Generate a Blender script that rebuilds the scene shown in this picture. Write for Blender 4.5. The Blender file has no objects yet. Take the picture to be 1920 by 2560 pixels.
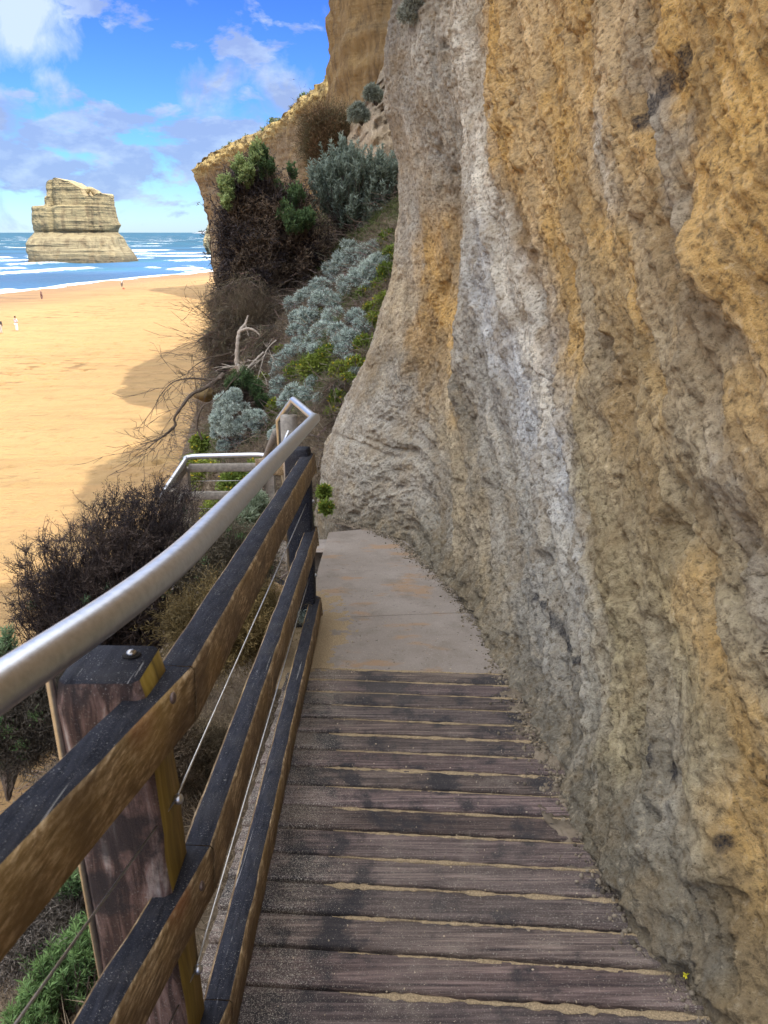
import bpy, math, random
import numpy as np
from mathutils import Vector
random.seed(7); RNG = np.random.default_rng(7)
scn = bpy.context.scene
COL = bpy.data.collections.new('place'); scn.collection.children.link(COL)
R = math.radians
# ------------------------------------------------------------------ camera
F = 1900.0; PITCH = math.atan(699.5/F); CP, SP = math.cos(PITCH), math.sin(PITCH)
cam_d = bpy.data.cameras.new('camera'); cam = bpy.data.objects.new('camera', cam_d); COL.objects.link(cam)
cam.location = (0, 0, 0); cam.rotation_euler = (math.pi/2-PITCH, 0, 0)
cam_d.sensor_fit = 'VERTICAL'; cam_d.sensor_height = 36; cam_d.lens = 36*F/2560
cam_d.clip_start = .02; cam_d.clip_end = 30000
cam_d.dof.use_dof = True; cam_d.dof.focus_distance = 5.0; cam_d.dof.aperture_fstop = 10
scn.camera = cam
scn.render.resolution_x = 768; scn.render.resolution_y = 1024

def ray(px, py):
    cx = (px-960)/F; cy = (1280-py)/F
    return np.array([cx, CP+cy*SP, cy*CP-SP])
def PY(px, py, Y):            # the point of a sight line at forward distance Y
    r = ray(px, py); return r*(Y/r[1])
def PZ(px, py, Z):            # the point of a sight line on a level
    r = ray(px, py); return r*(Z/r[2])
SL = .133
def zd(y): return -1.6-SL*y   # deck surface
def PD(px, py):
    r = ray(px, py); t = 1.6/(-r[2]-SL*r[1]); return r*t
def proj(V):
    dep = V[:, 1]*CP-V[:, 2]*SP; up = V[:, 1]*SP+V[:, 2]*CP
    return 960+F*V[:, 0]/dep, 1280-F*up/dep, dep

# ------------------------------------------------------------------ noise
def _hash(ix, iy, iz, seed):
    h = (ix.astype(np.int64)*374761393+iy.astype(np.int64)*668265263+iz.astype(np.int64)*2147483647+seed*1274126177) & 0xffffffff
    h = ((h ^ (h >> 13))*1274126177) & 0xffffffff
    h = ((h ^ (h >> 16))*2246822519) & 0xffffffff
    return ((h ^ (h >> 15)) & 0xffff)/32767.5-1
def vn(P, seed=0):
    fl = np.floor(P); fr = P-fl; i = fl.astype(np.int64); w = fr*fr*(3-2*fr); out = 0
    for dx in (0, 1):
        wx = w[:, 0] if dx else 1-w[:, 0]
        for dy in (0, 1):
            wy = w[:, 1] if dy else 1-w[:, 1]
            for dz in (0, 1):
                wz = w[:, 2] if dz else 1-w[:, 2]
                out = out+_hash(i[:, 0]+dx, i[:, 1]+dy, i[:, 2]+dz, seed)*wx*wy*wz
    return out
def fbm(P, oct=4, seed=0, gain=.5, ridged=False):
    a = 1; s = 0; P = P.copy()
    for o in range(oct):
        n = vn(P, seed+o*17)
        s = s+a*((1-2*np.abs(n)) if ridged else n); a *= gain; P = P*2.03+11.7
    return s
def sm(a, b, x):
    t = np.clip((x-a)/(b-a), 0, 1); return t*t*(3-2*t)

# ------------------------------------------------------------------ mesh helpers
def tag(o, label=None, cat=None, group=None, kind=None):
    for k, v in (('label', label), ('category', cat), ('group', group), ('kind', kind)):
        if v: o[k] = v
    return o
def quads(name, V, Q, mat=None, parent=None, col=None, uv=None, smooth=True, mi=None):
    V = np.asarray(V, dtype=np.float32); Q = np.asarray(Q, dtype=np.int32); k = Q.shape[1]
    me = bpy.data.meshes.new(name)
    me.vertices.add(len(V)); me.vertices.foreach_set('co', V.ravel())
    me.loops.add(len(Q)*k); me.loops.foreach_set('vertex_index', Q.ravel())
    me.polygons.add(len(Q)); me.polygons.foreach_set('loop_start', np.arange(0, len(Q)*k, k, dtype=np.int32))
    if smooth: me.polygons.foreach_set('use_smooth', np.ones(len(Q), dtype=bool))
    for m in (mat if isinstance(mat, (list, tuple)) else [mat]):
        if m: me.materials.append(m)
    if mi is not None: me.polygons.foreach_set('material_index', np.asarray(mi, dtype=np.int32))
    me.update(calc_edges=True)
    if col is not None:
        c = np.ones((len(V), 4), dtype=np.float32); c[:, :3] = col
        a = me.color_attributes.new('Col', 'FLOAT_COLOR', 'POINT'); a.data.foreach_set('color', c.ravel())
    if uv is not None:
        l = me.uv_layers.new(name='UVMap'); l.data.foreach_set('uv', np.asarray(uv, dtype=np.float32)[Q.ravel()].ravel())
    o = bpy.data.objects.new(name, me); COL.objects.link(o)
    if parent: o.parent = parent
    return o
def empty(name, loc=(0, 0, 0), **kw):
    o = bpy.data.objects.new(name, None); COL.objects.link(o); o.location = loc
    return tag(o, **kw)
def gridq(nr, nc, wrap=False):
    r = np.arange(nr-1)[:, None]; c = np.arange(nc if wrap else nc-1)[None, :]; c2 = (c+1) % nc
    return np.stack([r*nc+c, r*nc+c2, (r+1)*nc+c2, (r+1)*nc+c], -1).reshape(-1, 4)
class MB:
    def __init__(s): s.V = []; s.Q = []; s.C = []; s.M = []; s.n = 0; s.flat = False
    def add(s, V, Q, c=None, m=0):
        V = np.asarray(V, float); Q = np.asarray(Q)
        s.V.append(V); s.Q.append(Q+s.n); s.n += len(V); s.M.append(np.full(len(Q), m))
        if c is not None: s.C.append(np.broadcast_to(np.asarray(c, float), (len(V), 3)))
    def tube(s, pts, r, sides=12, m=0, cap=True, c=None):
        pts = np.array(pts, float); n = len(pts); r = np.broadcast_to(np.asarray(r, float), (n,)).copy()
        T = np.gradient(pts, axis=0); T /= np.linalg.norm(T, axis=1)[:, None]+1e-9
        up = np.array([0, 0, 1.]) if abs(T[0, 2]) < .9 else np.array([1., 0, 0]); U = []; 
        for t in T:
            u = up-t*np.dot(up, t); u /= np.linalg.norm(u)+1e-9; U.append(u); up = u
        U = np.array(U); W = np.cross(T, U)
        if cap:
            pts = np.vstack([pts[:1], pts, pts[-1:]]); r = np.concatenate([[1e-4], r, [1e-4]])
            U = np.vstack([U[:1], U, U[-1:]]); W = np.vstack([W[:1], W, W[-1:]]); n += 2
        a = np.linspace(0, 2*np.pi, sides, endpoint=False)
        V = pts[:, None]+r[:, None, None]*(np.cos(a)[None, :, None]*U[:, None]+np.sin(a)[None, :, None]*W[:, None])
        s.add(V.reshape(-1, 3), gridq(n, sides, True), c, m)
    def ball(s, c0, r, nu=14, nv=9, m=0, c=None):
        th = np.linspace(0.001, np.pi-.001, nv); a = np.linspace(0, 2*np.pi, nu, endpoint=False)
        r = np.broadcast_to(np.asarray(r, float), (3,))
        V = np.stack([np.sin(th)[:, None]*np.cos(a), np.sin(th)[:, None]*np.sin(a), np.cos(th)[:, None]+0*a], -1)*r+np.asarray(c0, float)
        s.add(V.reshape(-1, 3), gridq(nv, nu, True), c, m)
    def obj(s, name, mat, parent=None, smooth=True):
        if s.flat: smooth = False
        return quads(name, np.vstack(s.V), np.vstack(s.Q), mat, parent, np.vstack(s.C) if s.C else None, None, smooth, np.concatenate(s.M))
def beam(mb, A, B, w, h, n=40, seed=0, warp=.004, bev=.0035, mtop=0, mside=1, endA=None, endB=None):
    """timber from A to B: A,B are the middle of its top face; w across, h deep; wavy worn edges"""
    mb.flat = True; A = np.array(A, float); B = np.array(B, float); T = B-A; L = np.linalg.norm(T); T /= L
    S = np.array([T[1], -T[0], 0]); S /= np.linalg.norm(S); U = np.cross(S, T); U = U if U[2] > 0 else -U
    ring = [(-.5*w+bev, 0), (.5*w-bev, 0), (.5*w, -bev), (.5*w, -h+bev), (.5*w-bev, -h), (-.5*w+bev, -h), (-.5*w, -h+bev), (-.5*w, -bev)]
    n = max(2, int(n)); V = []
    for i in range(n):
        t = i/(n-1)
        for j, (a, b) in enumerate(ring):
            # mitred ends
            sh = 0
            if endA is not None: sh += (1-t)*endA*a
            if endB is not None: sh += t*endB*a
            V.append(A+T*(L*t+sh)+S*a+U*b)
    V = np.array(V); k = len(ring)
    nz = np.stack([vn(V*9+seed, seed+3), vn(V*9+seed, seed+5), vn(V*9+seed, seed+9)], -1)*warp+np.stack([vn(V*40+seed, seed+3)]*3, -1)*warp*.35
    V = V+nz*.6
    Q = gridq(n, k, True); mi = np.tile(np.array([mtop, mside, mside, mside, mside, mside, mside, mside]), n-1)
    base = mb.n; mb.add(V, Q); mb.M[-1] = mi
    cap = []
    for o in (0, (n-1)*k):
        cap += [[o, o+1, o+2, o+7], [o+7, o+2, o+3, o+6], [o+6, o+3, o+4, o+5]]
    mb.V.append(np.zeros((0, 3))); mb.Q.append(np.array(cap)+base); mb.M.append(np.full(len(cap), mside))

def segs(P0, P1, r0, r1, sides=4):
    """many straight twig pieces at once -> V, Q"""
    n = len(P0); T = P1-P0; T = T/(np.linalg.norm(T, axis=1)[:, None]+1e-9)
    up = np.where(np.abs(T[:, 2:3]) < .9, np.array([[0, 0, 1.]]), np.array([[1., 0, 0]]))
    U = np.cross(T, up); U /= np.linalg.norm(U, axis=1)[:, None]+1e-9; W = np.cross(T, U)
    a = np.arange(sides)*2*np.pi/sides
    ring = np.cos(a)[None, :, None]*U[:, None]+np.sin(a)[None, :, None]*W[:, None]
    r0 = np.broadcast_to(r0, (n,)); r1 = np.broadcast_to(r1, (n,))
    V = np.concatenate([P0[:, None]+ring*r0[:, None, None], P1[:, None]+ring*r1[:, None, None]], 1)
    j = np.arange(sides); j2 = (j+1) % sides
    q = np.stack([j, j2, j2+sides, j+sides], -1)
    Q = (np.arange(n)*2*sides)[:, None, None]+q[None]
    return V.reshape(-1, 3), Q.reshape(-1, 4)
def blades(P, D, L, w, bend=.25):
    n = len(P); D = D/(np.linalg.norm(D, axis=1)[:, None]+1e-9)
    S = np.cross(D, RNG.normal(size=(n, 3))); S /= np.linalg.norm(S, axis=1)[:, None]+1e-9; N = np.cross(D, S)
    L = np.broadcast_to(L, (n,))[:, None]; w = np.broadcast_to(w, (n,))[:, None]
    m = P+D*L*.5
    V = np.stack([P, m+S*w*.5, P+D*L+N*L*bend, m-S*w*.5], 1)
    return V.reshape(-1, 3), np.arange(4*n).reshape(-1, 4)
def rdir(n):
    v = RNG.normal(size=(n, 3)); return v/np.linalg.norm(v, axis=1)[:, None]
def vary(c, n, s=.18, rep=1):
    c = np.array(c)[None]*(1+RNG.normal(size=(n, 1))*s)*(1+RNG.normal(size=(n, 3))*s*.25)
    return np.repeat(np.clip(c, .004, .9), rep, axis=0)

# ------------------------------------------------------------------ materials
def onface(px, py, x=-.3435): r = ray(px, py); return r*(x/r[0])
RUST = [onface(415, 1800), onface(488, 2250)]
class NT:
    def __init__(s, name):
        s.m = bpy.data.materials.new(name); s.m.use_nodes = True; s.t = s.m.node_tree; s.t.nodes.clear()
        s.out = s.n('ShaderNodeOutputMaterial'); s.b = s.n('ShaderNodeBsdfPrincipled'); s.l(s.b.outputs[0], s.out.inputs[0])
    def n(s, k, **kw):
        x = s.t.nodes.new(k)
        for a, b in kw.items(): setattr(x, a, b)
        return x
    def l(s, a, b): s.t.links.new(a, b)
    def coord(s, kind='Object', scale=(1, 1, 1), rot=(0, 0, 0)):
        c = s.n('ShaderNodeTexCoord'); m = s.n('ShaderNodeMapping'); m.inputs['Scale'].default_value = scale; m.inputs['Rotation'].default_value = rot
        s.l(c.outputs[kind], m.inputs[0]); return m.outputs[0]
    def noise(s, v, scale, detail=6, rough=.6, dist=0):
        x = s.n('ShaderNodeTexNoise'); x.inputs['Scale'].default_value = scale; x.inputs['Detail'].default_value = detail
        x.inputs['Roughness'].default_value = rough; x.inputs['Distortion'].default_value = dist; s.l(v, x.inputs['Vector']); return x.outputs['Fac']
    def vor(s, v, scale, feature='F1'):
        x = s.n('ShaderNodeTexVoronoi'); x.feature = feature; x.inputs['Scale'].default_value = scale; s.l(v, x.inputs['Vector']); return x.outputs['Distance']
    def ramp(s, f, stops, interp='LINEAR'):
        x = s.n('ShaderNodeValToRGB'); x.color_ramp.interpolation = interp; e = x.color_ramp.elements
        while len(e) < len(stops): e.new(.5)
        for el, (p, c) in zip(e, stops):
            el.position = p; el.color = (c, c, c, 1) if isinstance(c, (int, float)) else (*c, 1)
        s.l(f, x.inputs[0]); return x.outputs[0]
    def mix(s, f, a, b, mode='MIX'):
        x = s.n('ShaderNodeMix', data_type='RGBA', blend_type=mode)
        for sock, v in ((x.inputs[0], f), (x.inputs[6], a), (x.inputs[7], b)):
            if hasattr(v, 'is_output'): s.l(v, sock)
            elif isinstance(v, (int, float)): sock.default_value = v if sock.type == 'VALUE' else (v, v, v, 1)
            else: sock.default_value = (*v, 1)
        return x.outputs[2]
    def math(s, op, a, b=0):
        x = s.n('ShaderNodeMath', operation=op)
        for sock, v in ((x.inputs[0], a), (x.inputs[1], b)):
            if hasattr(v, 'is_output'): s.l(v, sock)
            else: sock.default_value = v
        return x.outputs[0]
    def attr(s, name='Col'):
        x = s.n('ShaderNodeAttribute', attribute_name=name); return x.outputs['Color']
    def set(s, col=None, rough=None, metal=None, spec=None):
        for k, v in (('Base Color', col), ('Roughness', rough), ('Metallic', metal), ('Specular IOR Level', spec)):
            if v is None: continue
            if hasattr(v, 'is_output'): s.l(v, s.b.inputs[k])
            elif isinstance(v, tuple): s.b.inputs[k].default_value = (*v, 1)
            else: s.b.inputs[k].default_value = v
    def bump(s, h, strength=.5, dist=.01, prev=None):
        x = s.n('ShaderNodeBump'); x.inputs['Strength'].default_value = strength; x.inputs['Distance'].default_value = dist
        s.l(h, x.inputs['Height'])
        if prev: s.l(prev, x.inputs['Normal'])
        s.l(x.outputs[0], s.b.inputs['Normal']); return x.outputs[0]

def m_leaf():
    k = NT('leaf'); k.set(k.attr(), .65, spec=.25)
    tr = k.n('ShaderNodeBsdfTranslucent'); k.l(k.attr(), tr.inputs[0]); mx = k.n('ShaderNodeMixShader'); mx.inputs[0].default_value = .25
    k.l(k.b.outputs[0], mx.inputs[1]); k.l(tr.outputs[0], mx.inputs[2]); k.l(mx.outputs[0], k.out.inputs[0]); return k.m
def m_rockcol():
    k = NT('cliff_rock'); uv = k.coord('UV'); ob = k.coord('Object')
    st = k.n('ShaderNodeMapping'); st.inputs['Scale'].default_value = (9, 1.3, 1); k.l(uv, st.inputs[0])
    streak = k.noise(st.outputs[0], 1.6, 8, .62, .3)
    fine = k.noise(ob, 38, 8, .7); mid = k.noise(ob, 7, 8, .65, .6); speck = k.noise(ob, 120, 4, .7)
    c = k.mix(k.ramp(streak, [(.36, 0), (.62, 1)]), k.mix(.45, k.attr(), (.13, .11, .085)), k.attr())
    c = k.mix(k.ramp(streak, [(.56, 0), (.72, .4)]), c, (.50, .43, .33))
    c = k.mix(k.ramp(mid, [(.52, 0), (.68, .22)]), c, (.42, .29, .13))
    c = k.mix(k.ramp(mid, [(.3, .5), (.42, 0)]), c, (.16, .13, .095))
    c = k.mix(k.ramp(fine, [(.34, .9), (.5, 0)]), c, (.10, .075, .045))
    c = k.mix(k.ramp(fine, [(.55, 0), (.72, .5)]), c, (.55, .47, .34))
    c = k.mix(k.ramp(speck, [(.30, .9), (.42, 0)]), c, (.06, .045, .03))
    pt = k.vor(ob, 26); pm_ = k.ramp(mid, [(.42, 0), (.6, 1)]); c = k.mix(k.math('MULTIPLY', k.ramp(pt, [(.08, .85), (.2, 0)]), pm_), c, (.07, .05, .03))
    crk = k.noise(st.outputs[0], 3.4, 9, .72, 1.2); c = k.mix(k.ramp(crk, [(.27, .85), (.37, 0)]), c, (.09, .07, .05)); c = k.mix(k.ramp(k.noise(ob, 2.2, 8, .7), [(.36, .55), (.5, 0)]), c, (.19, .14, .08))
    sn = k.n('ShaderNodeAttribute', attribute_name='Stain').outputs['Fac']; c = k.mix(1, c, (1.36, 1.33, 1.25), 'MULTIPLY'); c = k.mix(k.math('MULTIPLY', sn, k.ramp(speck, [(.35, .95), (.7, .35)])), c, (.022, .024, .034)); k.set(c, .95, spec=.1)
    h = k.math('ADD', k.math('MULTIPLY', fine, .9), k.math('ADD', k.math('MULTIPLY', speck, .35), k.math('MULTIPLY', streak, 1.0)))
    k.bump(h, 1.0, .035); return k.m
def m_farcliff():
    k = NT('far_cliff_rock'); ob = k.coord('Object', (1, 1, 1)); 
    hb = k.coord('Object', (.05, .05, 1.6)); vs = k.coord('Object', (1.1, 1.1, .10))
    band = k.noise(hb, 1.0, 7, .65); ver = k.noise(vs, .8, 8, .65, .4); n = k.noise(ob, .55, 8, .7)
    c = k.mix(k.ramp(ver, [(.38, 0), (.62, 1)]), k.mix(.5, k.attr(), (.16, .11, .06)), k.attr())
    c = k.mix(k.ramp(band, [(.35, .55), (.5, 0)]), c, (.20, .15, .09))
    c = k.mix(k.ramp(n, [(.56, 0), (.7, .6)]), c, (.5, .36, .16))
    f = k.noise(k.coord('Object', (3.2, 3.2, .8)), 1.1, 9, .72); c = k.mix(k.ramp(f, [(.36, .7), (.5, 0)]), c, (.15, .11, .07)); c = k.mix(k.ramp(f, [(.54, 0), (.7, .45)]), c, (.42, .37, .28))
    k.set(c, .95, spec=.1)
    k.bump(k.math('ADD', k.math('ADD', k.math('MULTIPLY', band, .5), ver), k.math('ADD', n, f)), 1, .6); return k.m
def m_stack():
    k = NT('sea_stack_rock'); hb = k.coord('Object', (.03, .03, .9)); vs = k.coord('Object', (.5, .5, .06)); ob = k.coord('Object')
    band = k.noise(hb, 1.3, 9, .7); ver = k.noise(vs, .7, 8, .6); n = k.noise(ob, .35, 9, .7)
    c = k.mix(k.ramp(band, [(.36, .8), (.52, 0)]), k.attr(), (.22, .18, .11))
    c = k.mix(k.ramp(ver, [(.34, .75), (.5, 0)]), c, (.2, .15, .09))
    c = k.mix(k.ramp(n, [(.55, 0), (.7, .5)]), c, (.46, .36, .18))
    k.set(c, .95, spec=.1); k.bump(k.math('ADD', k.math('MULTIPLY', band, 2), k.math('ADD', n, ver)), 1, .9); return k.m
def m_sand():
    k = NT('beach_sand'); ob = k.coord('Object'); wv = k.coord('Object', (.35, 1.6, 1))
    n1 = k.noise(wv, .25, 8, .6); n2 = k.noise(ob, 1.1, 8, .72); n3 = k.noise(wv, 2.2, 6, .6)
    c = k.mix(k.ramp(n1, [(.35, 0), (.7, 1)]), k.attr(), k.mix(.55, k.attr(), (.52, .30, .13)))
    c = k.mix(k.ramp(n2, [(.3, .5), (.45, 0)]), c, (.36, .22, .11))
    k.set(c, .9, spec=.2); k.bump(k.math('ADD', n2, n3), .9, .42); return k.m
def m_ground():
    k = NT('hillside_soil'); ob = k.coord('Object'); a = k.noise(ob, 1.3, 8, .7); b = k.noise(ob, 14, 8, .75)
    c = k.ramp(a, [(.3, (.10, .075, .05)), (.5, (.22, .17, .115)), (.7, (.33, .27, .19))])
    c = k.mix(k.ramp(b, [(.35, .7), (.55, 0)]), c, (.07, .05, .03)); k.set(c, .95, spec=.1); k.bump(b, .9, .05); return k.m
def m_woodtop():
    k = NT('weathered_timber_top'); ob = k.coord('Object'); g = k.coord('Object', (45, 1.2, 45), (R(7.6), 0, 0))
    n = k.noise(g, 2.5, 6, .6); sp = k.noise(ob, 300, 4, .7); sp2 = k.noise(ob, 22, 5, .65); cr = k.noise(k.coord('Object', (60, 2.2, 4)), 1.2, 4, .6, 1.5)
    c = k.ramp(n, [(.3, (.008, .009, .014)), (.7, (.032, .034, .045))])
    c = k.mix(k.ramp(k.noise(ob, 7, 4, .6), [(.5, 0), (.75, .5)]), c, (.055, .052, .05))
    d = k.math('MULTIPLY', k.ramp(sp, [(.60, 0), (.68, 1)]), k.ramp(sp2, [(.42, .12), (.68, 1)]))
    c = k.mix(d, c, (.5, .49, .47)); c = k.mix(k.math('MULTIPLY', k.ramp(k.noise(ob, 95, 5, .8), [(.64, 0), (.70, .8)]), k.ramp(k.noise(ob, 5, 4, .6), [(.45, 0), (.6, 1)])), c, (.42, .42, .40)); c = k.mix(k.ramp(cr, [(.68, 0), (.70, .7)]), c, (.35, .34, .33))
    k.set(c, .8, spec=.15); k.bump(k.math('ADD', n, sp), .7, .004); return k.m
def m_woodside():
    k = NT('weathered_timber_side'); ob = k.coord('Object'); g = k.coord('Object', (30, 10, 40), (R(38), 0, 0))
    n = k.noise(g, 3.4, 8, .7, .3); b = k.noise(ob, 9, 5, .6); fine = k.noise(k.coord('Object', (120, 3.0, 120), (R(7.6), 0, 0)), 1, 6, .65)
    c = k.ramp(n, [(.32, (.07, .043, .018)), (.48, (.21, .14, .068)), (.62, (.50, .38, .23))])
    c = k.mix(k.ramp(fine, [(.36, .85), (.5, 0)]), c, (.06, .038, .018)); c = k.mix(k.ramp(b, [(.42, .7), (.6, 0)]), c, (.085, .05, .02))
    for pt in RUST:
        v = k.n('ShaderNodeVectorMath', operation='DISTANCE'); mpp = k.n('ShaderNodeMapping'); k.l(ob, mpp.inputs[0]); k.l(mpp.outputs[0], v.inputs[0]); v.inputs[1].default_value = tuple(pt)
        c = k.mix(k.ramp(k.math('ADD', v.outputs['Value'], k.math('MULTIPLY', b, .05)), [(.045, .85), (.10, 0)]), c, (.13, .035, .015))
    c = k.mix(k.ramp(k.noise(ob, 3.1, 4, .5), [(.5, 0), (.7, .5)]), c, (.30, .19, .05)); k.set(c, .7, spec=.3); k.bump(k.math('ADD', fine, n), .5, .003); return k.m
def m_post():
    k = NT('post_timber'); ob = k.coord('Object'); g = k.coord('Object', (14, 14, 1.4))
    n = k.noise(g, 2.6, 8, .65, .6); sp = k.noise(ob, 210, 5, .75); b = k.noise(ob, 8, 6, .65)
    c = k.ramp(n, [(.30, (.015, .013, .016)), (.45, (.07, .045, .038)), (.56, (.20, .13, .11)), (.68, (.42, .37, .33))])
    c = k.mix(k.ramp(b, [(.40, .85), (.52, 0)]), c, (.028, .026, .028))
    c = k.mix(k.math('MULTIPLY', k.ramp(sp, [(.58, 0), (.68, .8)]), k.ramp(b, [(.35, .1), (.6, 1)])), c, (.36, .34, .31)); k.set(c, .85, spec=.2); k.bump(k.math('ADD', n, sp), .8, .006); return k.m
def m_postside():
    k = NT('golden_timber_side'); ob = k.coord('Object'); g = k.coord('Object', (14, 14, 1.0)); n = k.noise(g, 3, 6, .6, .4)
    c = k.ramp(n, [(.3, (.07, .045, .008)), (.55, (.20, .135, .02)), (.75, (.28, .20, .06))]); k.set(c, .6, spec=.3); k.bump(n, .4, .003); return k.m
def m_plank():
    k = NT('deck_timber'); ob = k.coord('Object'); g = k.coord('Object', (2.2, 60, 60), (0, 0, R(4.5)))
    at = k.attr(); n = k.noise(g, 1.6, 8, .65, .3); b = k.noise(ob, 5, 6, .65); sp = k.noise(ob, 210, 3, .65); sp2 = k.noise(ob, 420, 2, .6)
    c = k.ramp(n, [(.32, (.022, .016, .017)), (.48, (.075, .054, .049)), (.68, (.20, .150, .132))])
    c = k.mix(1, c, at, 'MULTIPLY')
    c = k.mix(k.ramp(b, [(.40, .9), (.50, 0)]), c, (.018, .017, .020)); c = k.mix(k.ramp(k.noise(ob, 1.7, 5, .6), [(.5, 0), (.7, .3)]), c, (.17, .14, .12))
    c = k.mix(k.ramp(b, [(.58, 0), (.75, .55)]), c, (.20, .16, .13))
    al = k.n('ShaderNodeAttribute', attribute_name='Sandy').outputs['Fac']
    fl = k.math('ADD', k.math('MULTIPLY', al, .10), k.math('MULTIPLY', b, .14))
    d = k.ramp(k.math('ADD', sp, fl), [(.70, 0), (.78, 1)]); d2 = k.ramp(k.math('ADD', sp2, fl), [(.72, 0), (.8, 1)])
    c = k.mix(k.math('MULTIPLY', d, .7), c, (.34, .31, .26)); c = k.mix(k.math('MULTIPLY', d2, .7), c, (.5, .45, .36))
    k.set(c, .7, spec=.3); k.bump(k.math('ADD', k.math('MULTIPLY', n, 1.4), sp), .65, .005); return k.m
def m_conc():
    k = NT('path_concrete'); ob = k.coord('Object'); a = k.noise(ob, 2.2, 7, .6); b = k.noise(ob, 160, 4, .7); s = k.noise(k.coord('Object', (3.2, 5.5, 1)), 1, 4, .55)
    c = k.ramp(a, [(.3, (.185, .155, .13)), (.7, (.27, .235, .205))]); c = k.mix(k.ramp(b, [(.3, .6), (.5, 0)]), c, (.17, .14, .1))
    c = k.mix(k.ramp(s, [(.56, 0), (.64, .75)]), c, (.27, .17, .095)); c = k.mix(k.ramp(k.noise(ob, 5, 8, .7), [(.36, .55), (.5, 0)]), c, (.15, .125, .10)); c = k.mix(k.ramp(k.noise(ob, 40, 3, .6), [(.3, .8), (.34, 0)]), c, (.08, .07, .06)); c = k.mix(k.ramp(b, [(.6, 0), (.7, .6)]), c, (.5, .44, .35))
    k.set(c, .9, spec=.2); k.bump(b, .5, .004); return k.m
def m_plain(name, c, rough=.6, metal=0, spec=.4, bumpscale=0, var=.25):
    k = NT(name); ob = k.coord('Object'); n = k.noise(ob, 25 if not bumpscale else bumpscale, 5, .6)
    k.set(k.mix(k.ramp(n, [(.3, 0), (.7, 1)]), tuple(x*(1-var) for x in c), tuple(min(1, x*(1+var)) for x in c)), rough, metal, spec)
    if bumpscale: k.bump(n, .4, .004)
    return k.m
def m_steel():
    k = NT('brushed_steel'); g = k.coord('Object', (120, 3, 120)); n = k.noise(g, 3, 5, .6); d = k.noise(k.coord('Object'), 60, 5, .7)
    k.set(k.ramp(d, [(.35, (.44, .45, .47)), (.6, (.54, .55, .57))]), k.ramp(d, [(.3, .33), (.7, .40)]), 1.0); return k.m
def m_vcol(name, rough=.8, spec=.2, bump=0, scale=30):
    k = NT(name); k.set(k.attr(), rough, spec=spec)
    if bump: k.bump(k.noise(k.coord('Object'), scale, 6, .7), .7, bump)
    return k.m
M = dict(leaf=m_leaf(), rock=m_rockcol(), far=m_farcliff(), stack=m_stack(), sand=m_sand(), soil=m_ground(), wtop=m_woodtop(), wside=m_woodside(),
         post=m_post(), pside=m_postside(), plank=m_plank(), conc=m_conc(), steel=m_steel(),
         bark=m_plain('dead_wood', (.11, .085, .065), .85, 0, .2, 60, .4), drift=m_plain('bleached_driftwood', (.36, .31, .25), .8, 0, .2, 30, .3),
         loose=m_plain('loose_sand', (.27, .205, .125), .95, 0, .1, 260, .55), hole=m_plain('bolt_hole', (.01, .008, .006), .9),
         rust=m_plain('rust_stain', (.16, .055, .022), .8, 0, .2, 80, .4), bolt=m_plain('rusty_bolt', (.12, .085, .07), .5, .6, .4, 90, .3), greytimber=m_plain('grey_timber', (.24, .215, .18), .85, 0, .2, 30, .35),
         pebble=m_vcol('pebble', .9, .2, .004, 90), wire=m_plain('wire_steel', (.45, .44, .42), .35, 1.0), cloth=m_vcol('cloth', .85, .1), skin=m_plain('skin', (.5, .31, .22), .6, 0, .3))

# ------------------------------------------------------------------ beach, sea
SEA = -11.5
SHORE = np.array([(-84, -400), (-84, -60), (-82, 60), (-79, 120)] + [tuple(PZ(x, y, SEA)[:2]) for x, y in ((0, 735), (120, 720), (250, 704), (400, 690), (530, 679))] + [(-40, 275), (-20, 310), (20, 350), (200, 420)])
def shore_dist(X, Y):
    best = np.full(X.shape, 1e9); sgn = np.ones(X.shape); al = np.zeros(X.shape); acc = 0
    for a, b in zip(SHORE[:-1], SHORE[1:]):
        d = b-a; L = np.hypot(*d); t = np.clip(((X-a[0])*d[0]+(Y-a[1])*d[1])/L**2, 0, 1)
        dx = X-a[0]-t*d[0]; dy = Y-a[1]-t*d[1]; D = np.hypot(dx, dy); s = np.sign(d[0]*(Y-a[1])-d[1]*(X-a[0]))
        m = D < best-1e-6; best = np.where(m, D, best); sgn = np.where(m, s, sgn); al = np.where(m, acc+t*L, al); acc += L
    return best*sgn, al      # positive = seaward (left of the line)
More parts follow.
